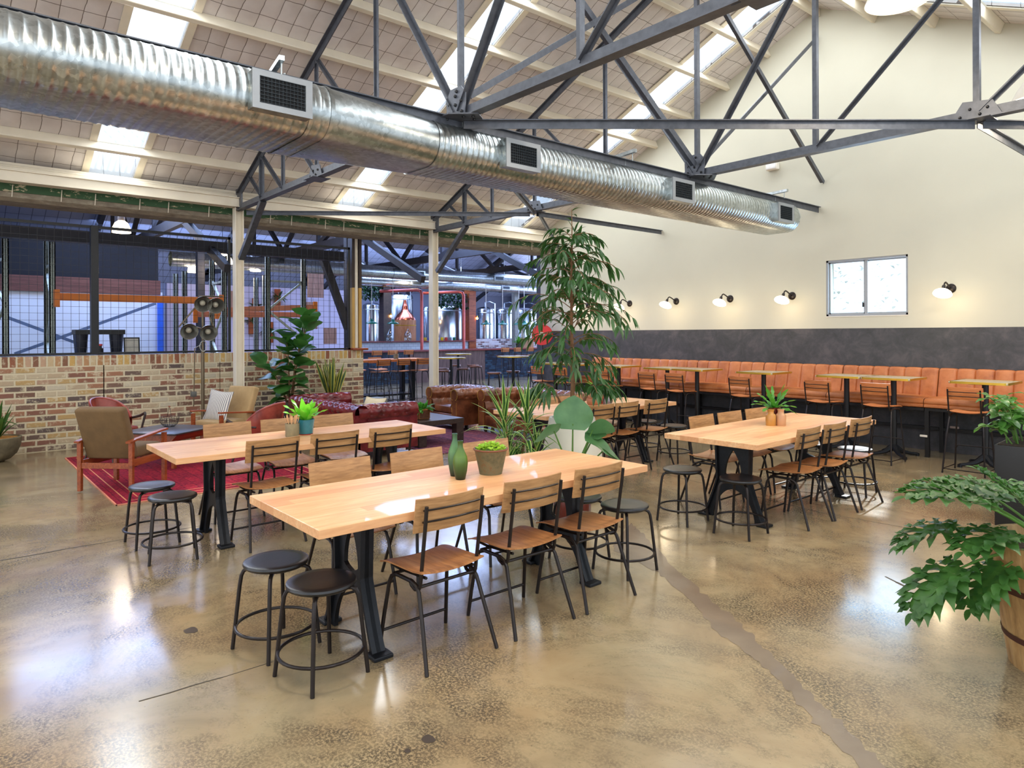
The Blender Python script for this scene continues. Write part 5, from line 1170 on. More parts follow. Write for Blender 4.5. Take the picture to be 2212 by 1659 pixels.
jar('honey-coloured stoneware jar, left of the twin jars', -3.455, 6.16, M_HONEY, JP); jar('buff-coloured stoneware jar, right of the twin jars', -3.395, 6.24, M_TAN2, JP)
fj = thing('fern_pot', 'green fern in a maroon pot behind the twin stoneware jars', 'potted plant', (-3.49, 6.28, TZ))
MB().lathe([(.001, 0), (.05, 0), (.056, .10), (.062, .155), (.064, .165), (.055, .165), (.05, .14)], n=26).build('pot', plain('maroon_glaze', (96, 30, 28), .25), fj, 50)
b = MB(); rr_ = random.Random(19)
for i in range(17):
    a = i*2.4; e = radians(lerp(10, 80, i/17)); b.leaf((.015*cos(a), .015*sin(a), .155), (cos(a)*cos(e), sin(a)*cos(e), sin(e)), rr_.uniform(.2, .28), rr_.uniform(.04, .055), .7, n=10, fold=.2, wave=.6, shape=lambda t: (.45+.4*abs(sin(t*16)))*min(1, (1-t)*3.5)**.5)
b.build('foliage', L_FERN2, fj, 60)
jar('squat ribbed brown pot on the back table', -5.93, 6.30, plain('brown_stoneware', (160, 104, 72), .5, 0, .15, 12), [(.001, 0), (.06, 0), (.075, .02), (.078, .07), (.07, .085), (.076, .09), (.076, .112), (.062, .112), (.06, .09)], 'ribbed_pot', 'pot')
vj = jar('small pewter-necked bottle vase on the back table', -5.80, 6.43, plain('pewter_and_brown', (126, 118, 120), .3, .6, .3, 8), [(.001, 0), (.055, 0), (.06, .01), (.06, .06), (.045, .10), (.024, .14), (.02, .17), (.024, .185), (.014, .185)], 'bottle_vase', 'vase')
sp_ = thing('spider_plant_pot', 'lime spider plant in a red pot on the back table', 'potted plant', (-6.0, 6.50, TZ)); MB().lathe([(.001, 0), (.055, 0), (.062, .01), (.075, .145), (.076, .15), (.068, .15), (.066, .12)], n=26).build('pot', plain('red_glaze', (168, 44, 38), .3), sp_, 50)
b = MB(); rr_ = random.Random(23); tuftplant(b, 26, (0, 0, .14), .03, .24, .032, rr_, 1.1, n=7, elev=(30, 85)); b.build('foliage', L_FERN, sp_, 60)
# hose reel on the wall end
hr = thing('fire_hose_reel', 'red fire hose reel on the free end of the cream wall', 'hose reel', (-11.22, 10.30, 1.63), radians(42))
Tx = Matrix.Rotation(pi/2, 4, 'X')
MB().lathe([(.001, .02), (.09, .02), (.10, 0), (.27, -.01), (.285, .0), (.285, .012)], n=36, T=TR(0, -.12, 0) @ Tx).build('front_disc', plain('fire_red_paint', (206, 30, 34), .3), hr); MB().lathe([(.001, .024), (.075, .024)], n=28, T=TR(0, -.121, 0) @ Tx, cap=False).build('hub_label', M_WHITE, hr)
hm = MB()
for i in range(5): hm.tube([(r_*cos(a), -.08+.035*i, r_*sin(a)) for r_ in [.21] for a in [2*pi*j/28 for j in range(28)]], .02, 8, True)
hm.tube([(.0, .0, -.2), (.02, .0, -.5), (.05, .0, -.9), (.02, 0, -1.1)], .016, 8); hm.build('hose', M_BLACK, hr); MB().lathe([(.285, -.01), (.285, .01)], n=36, T=TR(0, .10, 0) @ Tx).build('rear_disc', plain('fire_red_paint', (206, 30, 34), .3), hr)
hr.scale = (.8, .8, .8)
MB().tube([(0, .08, 0), (.29, .33, 0)], .03, 8).build('wall_bracket', M_BLACK, hr)
tag(MB().box(-.09, .09, -.004, .004, -.14, .14).build('safety_sign', plain('red_white_sign', (214, 50, 44), .4), None, 0, loc=(-11.5, GY-.012, 2.02)), 'small red fire sign above the hose reel', 'sign')
# tree outside the window
ot = thing('outdoor_tree', 'sunlit leafy tree seen through the small window', 'tree', (-6.1, 14.6, 0)); MB().tube([(0, 0, 0), (.1, 0, .9), (.2, .1, 1.6)], [.14, .10, .05], 8).build('trunk', M_TRUNK, ot)
b = MB(); rr_ = random.Random(41)
for i in range(1100):
    a = rr_.uniform(0, 2*pi); r_ = 1.9*rr_.random()**.6; z = rr_.uniform(1.2, 4.4); b.leaf((r_*cos(a), r_*sin(a), z), (cos(i), sin(i), rr_.uniform(-.4, .5)), .13, .07, .5, n=3)
b.build('foliage', L_TREE, ot, 60)
# ---------------------------------------------------------------- brewery hall beyond the mesh screens
M_DKT = plain('dark_roof_steel', (44, 42, 46), .6, .2, .2, 6)
for i, (y, lab) in enumerate([(-.2, 'heavy dark brewery truss furthest left, past the mesh'), (3.7, 'heavy dark brewery truss behind the first white column'), (7.5, 'heavy dark brewery truss above the corner post'),
                              (11.3, 'heavy dark brewery truss above the round brass tables'), (15.1, 'heavy dark brewery truss over the bar'), (18.9, 'heavy dark brewery truss deepest in the brewery')]):
    t = thing('brewery_truss', lab, 'truss', (0, y, 0), 0, 'heavy dark brewery trusses')
    zt_ = lambda x: RZ-.22-SB*abs(x-RX)
    for s in (-1, 1):
        MB().beam((RX, 0, zt_(RX)), (RX+s*7.2, 0, zt_(RX+s*7.2)), .12, .24).build('rafter', M_DKT, t, 0)
        for o, o2 in [(0, 2.3), (2.3, 4.6)]: MB().beam((RX+s*o, 0, 3.95), (RX+s*o2, 0, zt_(RX+s*o2)), .09, .11).build('web', M_DKT, t, 0)
        for o in (2.3, 4.6): MB().beam((RX+s*o, 0, 3.9), (RX+s*o, 0, zt_(RX+s*o)), .08, .10, (1, 0, 0)).build('post', M_DKT, t, 0)
        MB().beam((RX+s*4.6, 0, 3.9), (RX+s*7.2, 0, 2.75), .10, .14).build('knee_brace', M_DKT, t, 0)
    MB().beam((RX-7.3, 0, 3.9), (RX+7.3, 0, 3.9), .12, .20).build('bottom_chord', M_DKT, t, 0)
for x, lab in [(-13.3, 'dark brewery purlin lowest on the near slope'), (-15.0, 'dark brewery purlin halfway up the near slope'), (-16.8, 'dark brewery purlin highest on the near slope'), (-20.9, 'dark brewery purlin highest on the far slope'), (-22.8, 'dark brewery purlin halfway down the far slope'), (-24.6, 'dark brewery purlin lowest on the far slope')]:
    z = RZ-SB*abs(x-RX)-.06; tag(MB().box(-.04, .04, -6.9, 22.9, -.05, .05).build('brewery_purlin', M_DKT, loc=(x, 0, z), ang=0), lab, 'purlin', 'dark brewery purlins')
tag(MB().box(-12.68, -12.54, -4, 6.2, 3.12, 3.29).box(-12.72, -12.50, -4, 6.2, 3.105, 3.12).build('lintel_beam', M_DKT, ang=0), 'long dark steel beam running behind the top of the mesh screens', 'beam')
pp = thing('brewery_post', 'leaning dark knee brace and post right behind the corner post', 'post', (-13.2, 6.62, 0)); MB().box(-.07, .07, -.07, .07, 0, 3.9).build('shaft', M_DKT, pp, 0); MB().beam((0, -.55, 3.2), (0, 0, 1.75), .12, .14).build('knee_brace', M_DKT, pp, 0)
tag(MB().box(-17.08, -16.92, 4.68, 4.84, 0, 3.9).build('brewery_post', M_DKT, ang=0), 'dark steel post behind the floor lamp heads', 'post')
# cool room wall, lilac wall
struct(MB().box(-17.2, -17.0, -6, 3.95, 0, 2.62).build('wall_cool_room', plain('cool_room_white', (206, 214, 226), .5, var=.04, scale=1), ang=0))
q = wood('brown_cladding', (70, 36, 30), (96, 56, 48), (120, 78, 68), 1, .6, .8, False); struct(MB().box(-17.05, -16.95, -6, 3.9, 2.56, 2.88).build('wall_cool_room_fascia', q, ang=0))
struct(MB().box(-27, -17.2, -6, 3.9, 2.62, 2.7).box(-17.25, -17.15, -6, 3.9, 2.86, 3.7).build('wall_roof_shade', plain('roof_shade_black', (20, 22, 28), .9), ang=0))  # black sheets added to stand in for the shadowed space above the cool room
tag(MB().box(-17.0, -16.9, 3.84, 3.95, 0, 2.5).build('protection_strip', plain('blue_strip', (34, 90, 200), .5), ang=0), 'bright blue edge strip on the corner of the white cool room', 'edge strip')
struct(MB().box(-18.7, -18.5, 4.4, 9.2, 0, 2.95).build('wall_lilac', plain('lilac_white_wall', (196, 190, 216), .6, var=.04, scale=1), ang=0))
# pallet racking
def rack_post(b, x, y, z1):
    b.box(x-.045, x+.045, y-.045, y-.025, 0, z1).box(x-.045, x+.045, y+.025, y+.045, 0, z1).box(x-.045, x-.03, y-.045, y+.045, 0, z1).box(x+.03, x+.045, y-.045, y-.012, 0, z1).box(x+.03, x+.045, y+.012, y+.045, 0, z1)
    z = 1.4
    while z < z1-.05:
        for s in (-1, 1): b.add([(x+.0465, y+s*.028-.006, z), (x+.0465, y+s*.028, z-.014), (x+.0465, y+s*.028+.006, z), (x+.0465, y+s*.028, z+.014)], [(0, 1, 2, 3)], k=1)
        z += .075
M_HOLE = plain('slot_shadow', (24, 28, 26), .9)
def rack(lab, a, b_, z1, brace=True):
    t = thing('pallet_rack', lab, 'rack frame', (0, 0, 0), 0, 'pale green pallet rack frames')
    for p in (a, b_): m = MB(); rack_post(m, p[0], p[1], z1); m.build('upright', [M_RACK, M_HOLE], t, 0)
    if brace:
        z = .3; k_ = 0
        while z < z1-.7:
            p, q_ = (a, b_) if k_ % 2 else (b_, a); MB().beam((p[0], p[1], z), (q_[0], q_[1], z+.62), .04, .04).build('brace', M_RACK, t, 0); z += .62; k_ += 1
        MB().beam((a[0], a[1], z1-.5), (b_[0], b_[1], z1-.5), .04, .04).build('brace', M_RACK, t, 0)
rack('slotted rack frame standing left of the black screen post', (-14.0, 1.54), (-14.9, 1.56), 3.38)
rack('slotted rack frame cut by the left picture edge', (-14.0, .90), (-14.9, .70), 3.42)
rack('slotted rack frame just left of the first white column', (-14.0, 4.36), (-14.9, 4.40), 3.21)
rack('slotted rack frame with zigzag braces above the fiddle-leaf fig', (-14.0, 5.22), (-14.0, 5.98), 3.26)
rack('slotted rack frame further back behind the lamp heads', (-15.6, 4.05), (-16.3, 4.05), 3.0, False)
rack('slotted rack frame further back above the snake plant', (-15.6, 5.75), (-16.3, 5.80), 3.0, False)
def rbeam(lab, a, b_, mat, h_=.13):
    t = thing('rack_beam', lab, 'rack beam', a, 0, 'orange pallet rack beams'); d = Vector(b_)-Vector(a)
    MB().beam((0, 0, 0), tuple(d), .05, h_).build('beam', mat, t, 0, bevel=.006)
    for p in ((0, 0, 0), tuple(d)): MB().box(p[0]+.02, p[0]+.055, p[1]-.045, p[1]+.045, p[2]-.18, p[2]+.12).build('end_connector', M_ORANGE, t, 0)
rbeam('long bright orange rack beam behind the mesh', (-14, 1.6, 2.32), (-14, 4.30, 2.32), M_ORANGE)
rbeam('faded pinkish rack beam, nearer of the two behind the lamp', (-15.2, 4.15, 2.09), (-15.2, 6.6, 2.11), M_PINKO, .12)
rbeam('faded pinkish rack beam, upper one passing the zigzag frame', (-14.6, 4.4, 2.16), (-14.6, 6.5, 2.27), M_PINKO, .11)
M_BRC = plain('blue_grey_steel', (96, 116, 150), .5, .3)
for a, c_, lab in [((-16.6, .9, 2.1), (-16.6, 2.35, 1.45), 'blue-grey diagonal brace falling across the white cool room'), ((-16.5, 1.2, 1.3), (-16.5, 3.7, 2.35), 'blue-grey diagonal brace rising across the white cool room')]:
    tag(MB().beam(a, c_, .03, .06).build('rack_brace', M_BRC, ang=0), lab, 'brace', 'blue-grey rack braces')
# bench behind the brick wall and what stands on it
tag(MB().box(-13.8, -12.5, -3, 3.2, 1.30, 1.34).box(-13.7, -13.6, -3, 3.1, 0, 1.30).box(-12.7, -12.6, -3, 3.1, 0, 1.30).build('work_bench', M_BLACK, ang=0), 'dark work bench hidden behind the left part of the brick wall', 'bench')
mc = thing('filling_machine', 'black twin-drum machine with a red knob behind the screen post', 'machine', (-13.35, 2.12, 1.34))
MB().box(-.2, .2, -.36, .36, .33, .41).build('top_bar', M_BLACK, mc, 0, bevel=.006)
for y in (-.26, .26): MB().cyl((0, y), .085, 0, .33, 20, r2=.11).build('drum', plain('graphite_drum', (40, 42, 54), .25, .3), mc)
MB().box(-.04, .16, -.02, .02, .10, .14).cyl((.12, .0), .05, 0, .10, 14).build('valve_body', M_BLACK, mc, 30); MB().cyl((.12, 0), .035, .14, .17, 14).build('red_knob', plain('red_knob', (220, 60, 50), .4), mc)
pfm = thing('framed_picture', 'small dark picture frame leaning behind the mesh screen', 'picture frame', (-13.05, 2.56, 1.34)); T = Matrix.Rotation(radians(-8), 4, 'Y')
for r_ in [(-.012, .012, -.12, -.10, 0, .28), (-.012, .012, .10, .12, 0, .28), (-.012, .012, -.12, .12, 0, .02), (-.012, .012, -.12, .12, .26, .28)]: MB().box(*r_, T=T).build('frame_side', M_BLACK, pfm, 0)
MB().box(-.006, .004, -.10, .10, .02, .26, T=T).build('print', plain('faded_print', (196, 190, 178), .7, 0, .15, 12), pfm, 0)
# high-bay pendants
for n_, (x, y, z, r_) in enumerate([(-15.5, 2.86, 3.80, .17), (-16.5, 5.11, 3.40, .22), (-19, 5.16, 3.38, .15), (-19, 6.76, 3.50, .14), (-21, 13.05, 3.72, .17)]):
    lab = ['glowing high-bay lamp above the orange rack beam', 'brightest glowing high-bay lamp left of the first white column', 'half-hidden high-bay lamp behind the dark brewery post', 'small glowing high-bay lamp right of the first white column', 'glowing high-bay lamp between the two brewery ducts'][n_]
    t = thing('high_bay_lamp', lab, 'pendant lamp', (x, y, z), 0, 'glowing high-bay lamps'); MB().lathe([(r_, -.10), (r_*.93, 0), (r_*.7, .09), (r_*.35, .14)], n=24, cap=False).build('glass_shade', M_LAMP, t)
    MB().lathe([(r_*.36, .14), (r_*.40, .17), (r_*.36, .27), (.001, .28)], n=16).build('gear_housing', plain('warm_grey_housing', (120, 104, 88), .5), t); MB().tube([(0, 0, .27), (0, 0, RZ-SB*abs(x-RX)-z)], .006, 5).build('cord', M_BLACK, t)
    l = bpy.data.lights.new('high_bay_light', 'POINT'); l.energy = 30; l.color = (1, .78, .52); l.shadow_soft_size = .15; o = bpy.data.objects.new('high_bay_light', l); COL.objects.link(o); o.location = (x, y, z-.2)
# ducts of the brewery
for x, y0_, y1_, z, r_, lab, vents in [(-19, 4.6, 20, 3.60, .19, 'upper round silver duct crossing the brewery', (11.9, 15.2)), (-21.5, 11.0, 22, 3.50, .17, 'lower round silver duct above the steel tanks', (13.4, 17.6))]:
    t = thing('brewery_duct', lab, 'duct', (x, y0_, z), 0, 'round silver brewery ducts'); L = y1_-y0_; n_ = int(L/.09)
    m = MB(); m.grid(lambda u, v_: ((r_+.006*(int(round(u*n_*2)) % 2))*cos(2*pi*v_), u*L, (r_+.006*(int(round(u*n_*2)) % 2))*sin(2*pi*v_)), n_*2, 20, cv=True); m.build('ribbed_tube', M_GALV, t, 60)
    m = MB(); m.lathe([(r_+.012, 0), (r_+.012, 1.2)], n=20, T=TR(0, 6.4, 0) @ Matrix.Rotation(-pi/2, 4, 'X'), cap=False); m.build('plain_sleeve', M_GALV, t, 60)
    for y in vents: MB().box(r_-.04, r_+.04, y-y0_-.22, y-y0_+.22, -.07, .09).build('outlet_box', M_GALV, t, 0); MB().box(r_+.035, r_+.045, y-y0_-.17, y-y0_+.17, -.04, .065).build('grille', plain('dark_grille', (58, 66, 72), .5, .3), t, 0)
    for y in (1.5, 4.5, 8, 11, 14): 
        if y < L: MB().tube([(0, y, r_), (0, y, RZ-SB*abs(x-RX)-z)], .012, 5).build('hanger_rod', M_GALV, t)
# bar
bar = thing('bar_counter', 'long timber and blue-tiled bar counter with a red-brown top', 'bar counter', (-20, 9.2, 0))
q = wood('weathered_bar_boards', (70, 52, 52), (104, 78, 72), (136, 108, 98), 2, .7, .7, False, .0)
MB().box(-.6, 0, 1.0, 3.05, 0, 1.06).build('tiled_front', M_BLUET, bar, 0); MB().box(-.6, .06, 3.05, 6.25, 0, 1.06).build('timber_front', q, bar, 0); MB().box(-.6, 0, 6.25, 13, 0, 1.06).build('tiled_front', M_BLUET, bar, 0)
MB().box(-.7, .14, .95, 13, 1.06, 1.11).build('bar_top', plain('red_brown_top', (124, 52, 48), .35, 0, .15), bar, 0)
bk_ = thing('back_bar', 'white-tiled back bar with a red-brown shelf below the tanks', 'back bar', (-21.9, 9.0, 0)); MB().box(-.5, 0, 2.0, 7.2, 0, 1.36).build('tiled_splashback', M_SUBWAY, bk_, 0); MB().box(-.55, .12, 1.9, 7.4, 1.365, 1.41).build('shelf', plain('red_brown_top', (124, 52, 48), .35, 0, .15), bk_, 0); MB().box(.0, .7, 2.0, 7.2, .0, 1.02).build('under_counter', M_STAIN, bk_, 0)
struct(MB().box(-22.3, -22.0, 16.5, 23, 0, 1.46).build('wall_whitewashed_brick', M_BRICKB, ang=0))
# tanks
def tank(lab, x, y, r_, h_, z0_=.4, grp='brushed steel fermenting tanks'):
    t = thing('steel_tank', lab, 'tank', (x, y, 0), 0, grp); MB().lathe([(.02, z0_-.25), (r_*.98, z0_+.15), (r_, z0_+.2), (r_, h_-.10), (r_*.96, h_-.03), (r_*.6, h_+.05), (.001, h_+.08)], n=40).build('vessel', M_STAIN, t, 40)
    for k_ in range(3): a = 2*pi*k_/3+.4; MB().tube([(r_*.8*cos(a), r_*.8*sin(a), 0), (r_*.8*cos(a), r_*.8*sin(a), z0_+.2)], .035, 8).build('leg', M_STAIN, t)
    for z in (h_-.22, z0_+.9): MB().lathe([(r_+.004, z), (r_+.012, z+.02), (r_+.004, z+.04)], n=40, cap=False).build('weld_band', M_GALV, t)
    MB().tube([(0, 0, h_+.05), (0, 0, h_+.25), (r_*.5, .1, h_+.28), (r_*1.02, .2, h_+.2), (r_*1.02, .2, 1.2)], .025, 8).build('vent_pipe', M_STAIN, t)
for lab, x, y, r_, h_ in [('steel tank furthest left beside the corner post', -23.5, 12.75, .36, 2.80), ('tall steel tank behind the copper kettle', -24.9, 14.75, .60, 3.3), ('very wide steel tank behind the second white column', -23.5, 16.15, .95, 2.80),
                          ('narrow steel tank right of the timber brewery post', -23.2, 18.0, .40, 2.75), ('steel tank above the first right-hand green lamp', -23.2, 19.05, .50, 2.75), ('steel tank above the pair of green lamps', -23.2, 20.2, .55, 2.75), ('steel tank at the far right by the hose reel', -23.2, 21.5, .5, 2.75)]: tank(lab, x, y, r_, h_)
def kettle(lab, x, y, r_, zc, zt_):
    t = thing('copper_kettle', lab, 'brewing kettle', (x, y, 0), 0, 'copper-domed timber-clad kettles'); h_ = zt_-zc
    MB().lathe([(r_*1.06, 0), (r_*1.06, zc)], n=40).build('timber_cladding', wood('kettle_cladding_boards', (120, 74, 44), (156, 102, 64), (184, 132, 88), 2, .5, 1, False), t, 50)
    for z in (zc*.55, zc*.9): MB().lathe([(r_*1.07, z), (r_*1.08, z+.03)], n=40, cap=False).build('band', M_BRASS, t)
    MB().lathe([(r_*1.02, zc), (r_*.98, zc+h_*.08), (r_*.75, zc+h_*.26), (r_*.42, zc+h_*.42), (r_*.28, zc+h_*.58), (r_*.30, zc+h_*.66), (r_*.22, zc+h_*.74), (r_*.16, zc+h_*.88), (r_*.14, zt_), (.001, zt_)], n=40).build('copper_dome', M_COPPER, t, 60)
kettle('copper kettle in plain view left of the second white column', -22.9, 13.85, .40, 2.2, 2.98); kettle('copper kettle seen through the mesh beside the corner post', -21.3, 9.98, .48, 2.02, 2.88)
for y, lab in [(12.95, 'pink copper pipe left of the second white column'), (14.75, 'pink copper pipe right of the second white column')]:
    tag(MB().tube([(-20.3, y, 1.11), (-20.3, y, 3.05), (-20.34, y-.02, 3.16), (-20.5, y-.06, 3.20), (-21.6, y-.9, 3.18)], .055, 12).build('copper_pipe', M_PINKCU), lab, 'pipe', 'pink copper bar pipes')
for x, y, w_, h_, lab, mt in [(-22.2, 12.6, .16, 3.9, 'dark timber post between the tanks and the copper kettle', M_DARKW), (-22.0, 16.3, .17, 3.9, 'reddish timber post right of the second copper pipe', M_TEAK), (-21.7, 18.4, .10, 3.9, 'slim grey steel post in front of the far tanks', M_CONC)]:
    tag(MB().box(x-w_, x+w_, y-w_, y+w_, 0, h_).build('support_post', mt, ang=0), lab, 'post')
for x, y, z, lab in [(-22.0, 12.72, 2.32, 'small bright wall bulb beside the copper kettle'), (-22.6, 15.0, 2.30, 'small bright wall bulb right of the second white column'), (-21.8, 16.5, 2.28, 'small bright wall bulb on the reddish timber post')]:
    t = thing('wall_bulb', lab, 'wall lamp', (x, y, z), 0, 'bare bulbs by the tanks'); MB().sphere((0, 0, 0), .045, 12, 8).build('bulb', M_BULB, t); MB().cyl((0, 0), .03, .03, .10, 10).build('holder', M_BRASS, t)
def green_lamp(lab, y, first=[None]):
    if first[0] is None:
        t = thing('green_pendant_lamp', lab, 'pendant lamp', (-20, y, 2.0), 0, 'green enamel pendant lamps over the bar')
        MB().lathe([(.20, 0), (.205, .01), (.17, .05), (.08, .075), (.05, .13), (.045, .16), (.001, .165)], n=28, cap=False).build('shade', M_GREENE, t); MB().lathe([(.001, .012), (.19, .012)], n=24, cap=False).build('diffuser', emit('cream_lamp_glass', (255, 226, 180), 1.5), t); MB().tube([(0, 0, .16), (0, 0, 1.6)], .010, 6).build('conduit', M_WHITE, t); first[0] = t
    else: dup(first[0], (-20, y, 2.0), 0, lab)
for y, lab in [(10.85, 'green pendant lamp furthest left over the bar'), (11.64, 'green pendant lamp in front of the copper kettle'), (15.55, 'green pendant lamp right of the reddish timber post'), (16.34, 'green pendant lamp fourth along the bar'), (17.15, 'green pendant lamp of an overlapping pair before the slim post'), (17.42, 'green pendant lamp half hidden in the overlapping pair'), (18.2, 'green pendant lamp nearest the red hose reel')]: green_lamp(lab, y)
for i, (c_, nm) in enumerate([((150, 150, 150), 'grey'), ((214, 180, 60), 'yellow'), ((40, 70, 170), 'blue'), ((120, 90, 160), 'violet'), ((206, 210, 214), 'white'), ((230, 200, 40), 'bright lemon'), ((190, 60, 60), 'red'), ((130, 136, 146), 'slate'), ((40, 110, 90), 'green')]):
    t = thing('enamel_mug', nm+' enamel mug on the red-brown shelf below the wide tank', 'mug', (-21.85, 13.9+i*.19, 1.411), 0, 'coloured mugs on the back bar shelf'); MB().lathe([(.05, 0), (.055, .01), (.055, .12), (.048, .12), (.045, .02)], n=16).build('body', plain('enamel_'+nm.replace(' ', '_'), c_, .3), t)
for i, (y, lab) in enumerate([(12.55, 'large clear glass carboy left of the first copper pipe'), (13.3, 'large clear glass carboy right of the first copper pipe')]):
    t = thing('glass_carboy', lab, 'carboy', (-21.8, y, 1.411), 0, 'clear glass carboys'); MB().lathe([(.001, 0), (.13, 0), (.14, .03), (.14, .24), (.10, .32), (.035, .38), (.03, .44)], n=24, cap=False).build('body', M_CLEAR, t, 50)
cbx = thing('cardboard_box', 'plain cardboard box standing on the bar', 'box', (-20.25, 17.75, 1.111), radians(-20)); MB().box(-.2, .2, -.22, .22, 0, .38).build('carton', plain('cardboard', (178, 140, 108), .85), cbx, 0)
bpt = thing('bar_plant', 'small potted plant beside the cardboard box on the bar', 'potted plant', (-20.15, 17.25, 1.111)); MB().lathe([(.001, 0), (.09, 0), (.12, .18), (.10, .18)], n=18).build('pot', M_DKPOT, bpt); b = MB(); tuftplant(b, 26, (0, 0, .17), .05, .34, .06, random.Random(3), .8, n=5, elev=(30, 85)); b.build('foliage', L_FERN2, bpt)
rr_ = random.Random(77)
for (x, y0_, y1_, z0_, z1_, lab) in [(-22.3, 11.6, 12.5, 2.95, 3.75, 'dark ivy hanging over the left steel tank'), (-22.0, 14.5, 16.1, 2.7, 3.25, 'dark ivy hanging over the very wide steel tank')]:
    t = thing('hanging_ivy', lab, 'hanging plant', (x, y0_, z0_), 0, 'dark ivy hanging above the tanks'); MB().box(-.08, .08, 0, y1_-y0_, z1_-z0_-.08, z1_-z0_).build('trough', M_DARKW, t, 0); b = MB()
    for i in range(420): b.leaf((rr_.uniform(-.15, .2), rr_.uniform(0, y1_-y0_), rr_.uniform(0, z1_-z0_)), (rr_.uniform(-.3, 1), rr_.uniform(-1, 1), rr_.uniform(-1, .3)), .13, .09, .4, n=3)
    b.build('foliage', L_WALL, t, 60)
# timber boards and mounted plants on the lilac wall
for i, (x, y, z, w_, h_, lab) in enumerate([(-17, 7.60, 2.93, .42, .62, 'largest timber panel hanging right of the zigzag rack frame'), (-17, 7.48, 2.15, .30, .70, 'narrow tall timber panel under the largest one'), (-18.4, 6.0, 2.50, .26, .60, 'light timber panel right of the first white column'), (-16.8, 7.9, 1.62, .34, .42, 'small pale panel near the copper kettle')]):
    t = thing('timber_board', lab, 'wall panel', (x, y, z), 0, 'timber panels hung in the brewery'); MB().box(-.03, .03, -w_/2, w_/2, -h_/2, h_/2).build('boards', wood('panel_boards%d' % i, (116, 84, 72), (150, 112, 96), (180, 146, 128), 2, .6, .8, False), t, 0); MB().tube([(0, 0, h_/2), (0, 0, 3.9-z)], .006, 5).build('hanging_wire', M_BLACK, t)
for i, (y, z, lab) in enumerate([(6.55, 2.35, 'staghorn plant on a timber board, upper left of four'), (7.15, 2.62, 'staghorn plant on a timber board, highest of four'), (6.95, 1.72, 'staghorn plant on a timber board, lower middle of four'), (6.45, 1.95, 'staghorn plant on a timber board, lowest left of four')]):
    t = thing('mounted_plant', lab, 'mounted plant', (-18.45, y, z), 0, 'board-mounted staghorn plants'); MB().box(-.02, .02, -.08, .08, -.28, .28).build('board', M_TEAK, t, 0); b = MB(); tuftplant(b, 22, (.05, 0, .05), .05, .30, .06, rr_, .9, n=5, elev=(-20, 60)); b.build('foliage', L_SNK, t)
# high table and chairs in the brewery
ht = thing('high_table', 'long bar-height timber table seen past the end of the brick wall', 'table', (-14.95, 8.35, 0)); MB().box(-.42, .42, -1.2, 1.2, .99, 1.045).build('tabletop', M_ORSEAT, ht, 0, bevel=.004)
for y in (-1.0, .75):
    for x in (-.24, .24): MB().box(x-.06, x+.06, y-.05, y+.05, 0, .99).build('leg', M_IRON, ht, 0)
MB().box(-.3, .3, -1.0, .75, .16, .20).build('foot_rail', M_IRON, ht, 0)
GB2 = 'tall wooden-seated bar chairs'
for x, y, dg, lab in [(-14.33, 8.0, 90, 'bar chair at the brewery high table, first beside the brick wall end'), (-14.33, 8.54, 90, 'bar chair at the brewery high table, middle of three facing away'), (-14.33, 9.07, 91, 'bar chair at the brewery high table, beside the second white column'),
                      (-15.55, 8.0, -90, 'bar chair across the brewery high table, seat just showing at left'), (-15.55, 8.6, -90, 'bar chair across the brewery high table, behind the middle chair'),
                      (-19.35, 10.6, 90, 'bar chair at the tiled bar front, first past the brick wall'), (-19.35, 11.17, 90, 'bar chair at the tiled bar front, second past the brick wall'), (-19.35, 11.75, 90, 'bar chair at the tiled bar front, next to the timber boards'),
                      (-19.4, 15.85, 90, 'bar chair at the blue bar front, first right of the timber boards'), (-19.4, 16.45, 90, 'bar chair at the blue bar front, second right of the timber boards'), (-19.4, 17.05, 90, 'bar chair at the blue bar front, third right of the timber boards'), (-19.4, 17.65, 90, 'bar chair at the blue bar front, nearest the hose reel')]: dup(bc, (x, y, .14 if x < -19 else .06), radians(dg), lab, GB2)
t = thing('cutlery_pot', 'stoneware pot of cutlery on the brewery high table', 'utensil pot', (-14.9, 8.75, 1.045)); MB().lathe([(.001, 0), (.06, 0), (.065, .12), (.055, .12)], n=18).build('pot', M_STW, t, 50)
for i in range(5): o = MB().beam((0, 0, .02), (.03*cos(i*1.3), .03*sin(i*1.3), .2), .012, .004).build('wooden_cutlery', plain('pale_birch', (206, 160, 116), .6), ang=0, loc=(-14.9, 8.75, 1.045)); tag(o, 'wooden cutlery piece in the pot on the brewery high table', 'cutlery', 'wooden cutlery on the brewery high table')
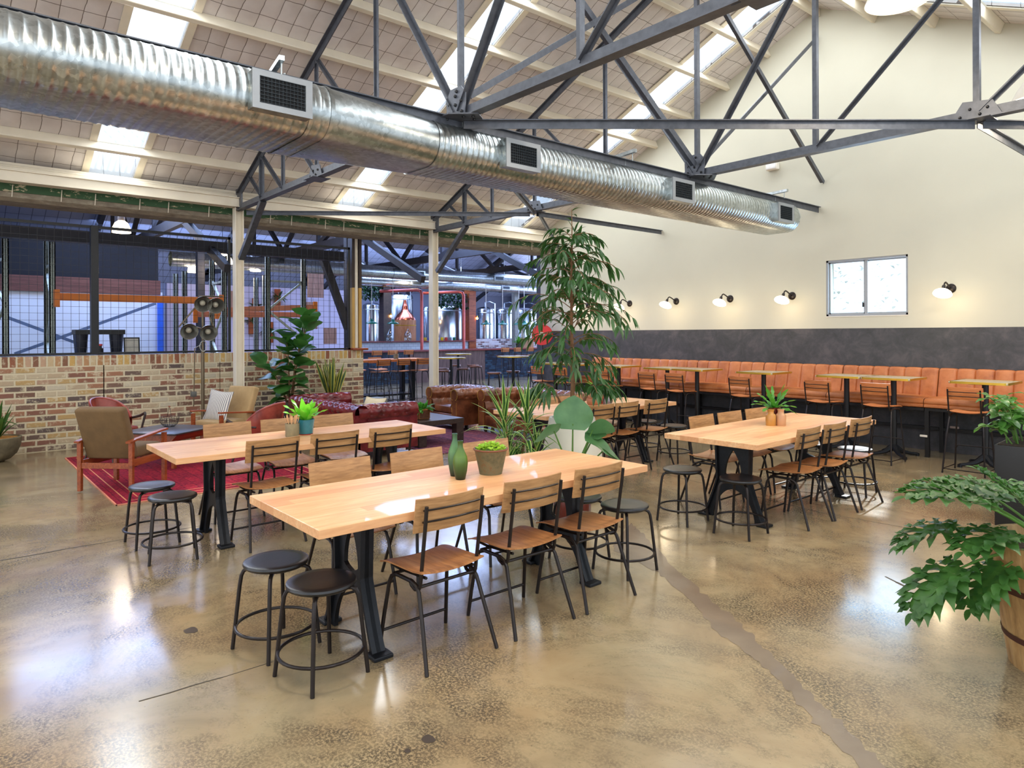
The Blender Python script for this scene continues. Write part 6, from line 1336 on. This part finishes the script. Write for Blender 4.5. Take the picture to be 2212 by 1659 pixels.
def round_table(lab, x, y, z):
    t = thing('round_table', lab, 'table', (x, y, 0), 0, 'round brass-edged high tables'); MB().lathe([(.001, z), (.36, z), (.37, z-.01), (.36, z-.03), (.001, z-.03)], n=32).build('tabletop', M_LAM, t); MB().lathe([(.362, z-.002), (.375, z-.004), (.375, z-.03), (.362, z-.032)], n=32, cap=False).build('brass_edge', M_BRASS, t)
    MB().tube([(0, 0, .03), (0, 0, z-.03)], .035, 10).build('stem', M_BLACK, t); MB().lathe([(.001, 0), (.26, 0), (.25, .02), (.05, .05)], n=24).build('base', M_IRON, t)
round_table('round brass-edged table nearest the second white column', -14.4, 10.06, 1.06); round_table('round brass-edged table further from the second white column', -15.92, 11.37, 1.10); round_table('round brass-edged table in front of the blue-tiled bar', -12.2, 10.28, 1.14)
def tall_stool(lab, x, y, first=[None]):
    if first[0] is None:
        t = thing('tall_stool', lab, 'bar stool', (x, y, 0), 0, 'brown-topped tall stools'); MB().lathe([(.001, .72), (.15, .72), (.17, .735), (.165, .76), (.001, .765)], n=26).build('seat', M_BROWNL, t)
        for k_ in range(4): a = pi/4+k_*pi/2; MB().tube([(q_*cos(a), q_*sin(a), z) for q_, z in [(.08, .715), (.15, .71), (.165, .68), (.225, .001)]], .011, 7).build('leg', M_BROWNBLK, t)
        MB().tube([(.21*cos(a), .21*sin(a), .18) for a in [2*pi*i/26 for i in range(26)]], .008, 6, True).build('foot_ring', M_BROWNBLK, t); first[0] = t
    else: dup(first[0], (x, y, 0), .3*x, lab)
for x, y, lab in [(-14.1, 9.62, 'tall stool half behind the second white column'), (-14.55, 10.55, 'tall stool right under the nearest round brass table'), (-15.0, 10.2, 'tall stool behind the nearest round brass table'), (-16.4, 11.6, 'tall stool left of the further round brass table'), (-16.0, 11.95, 'tall stool right of the further round brass table'),
                  (-15.4, 11.6, 'tall stool in front of the further round brass table'), (-12.5, 9.95, 'tall stool left of the round table by the blue bar'), (-12.1, 10.85, 'tall stool right of the round table by the blue bar'), (-12.7, 10.7, 'tall stool behind the round table by the blue bar')]: tall_stool(lab, x, y)
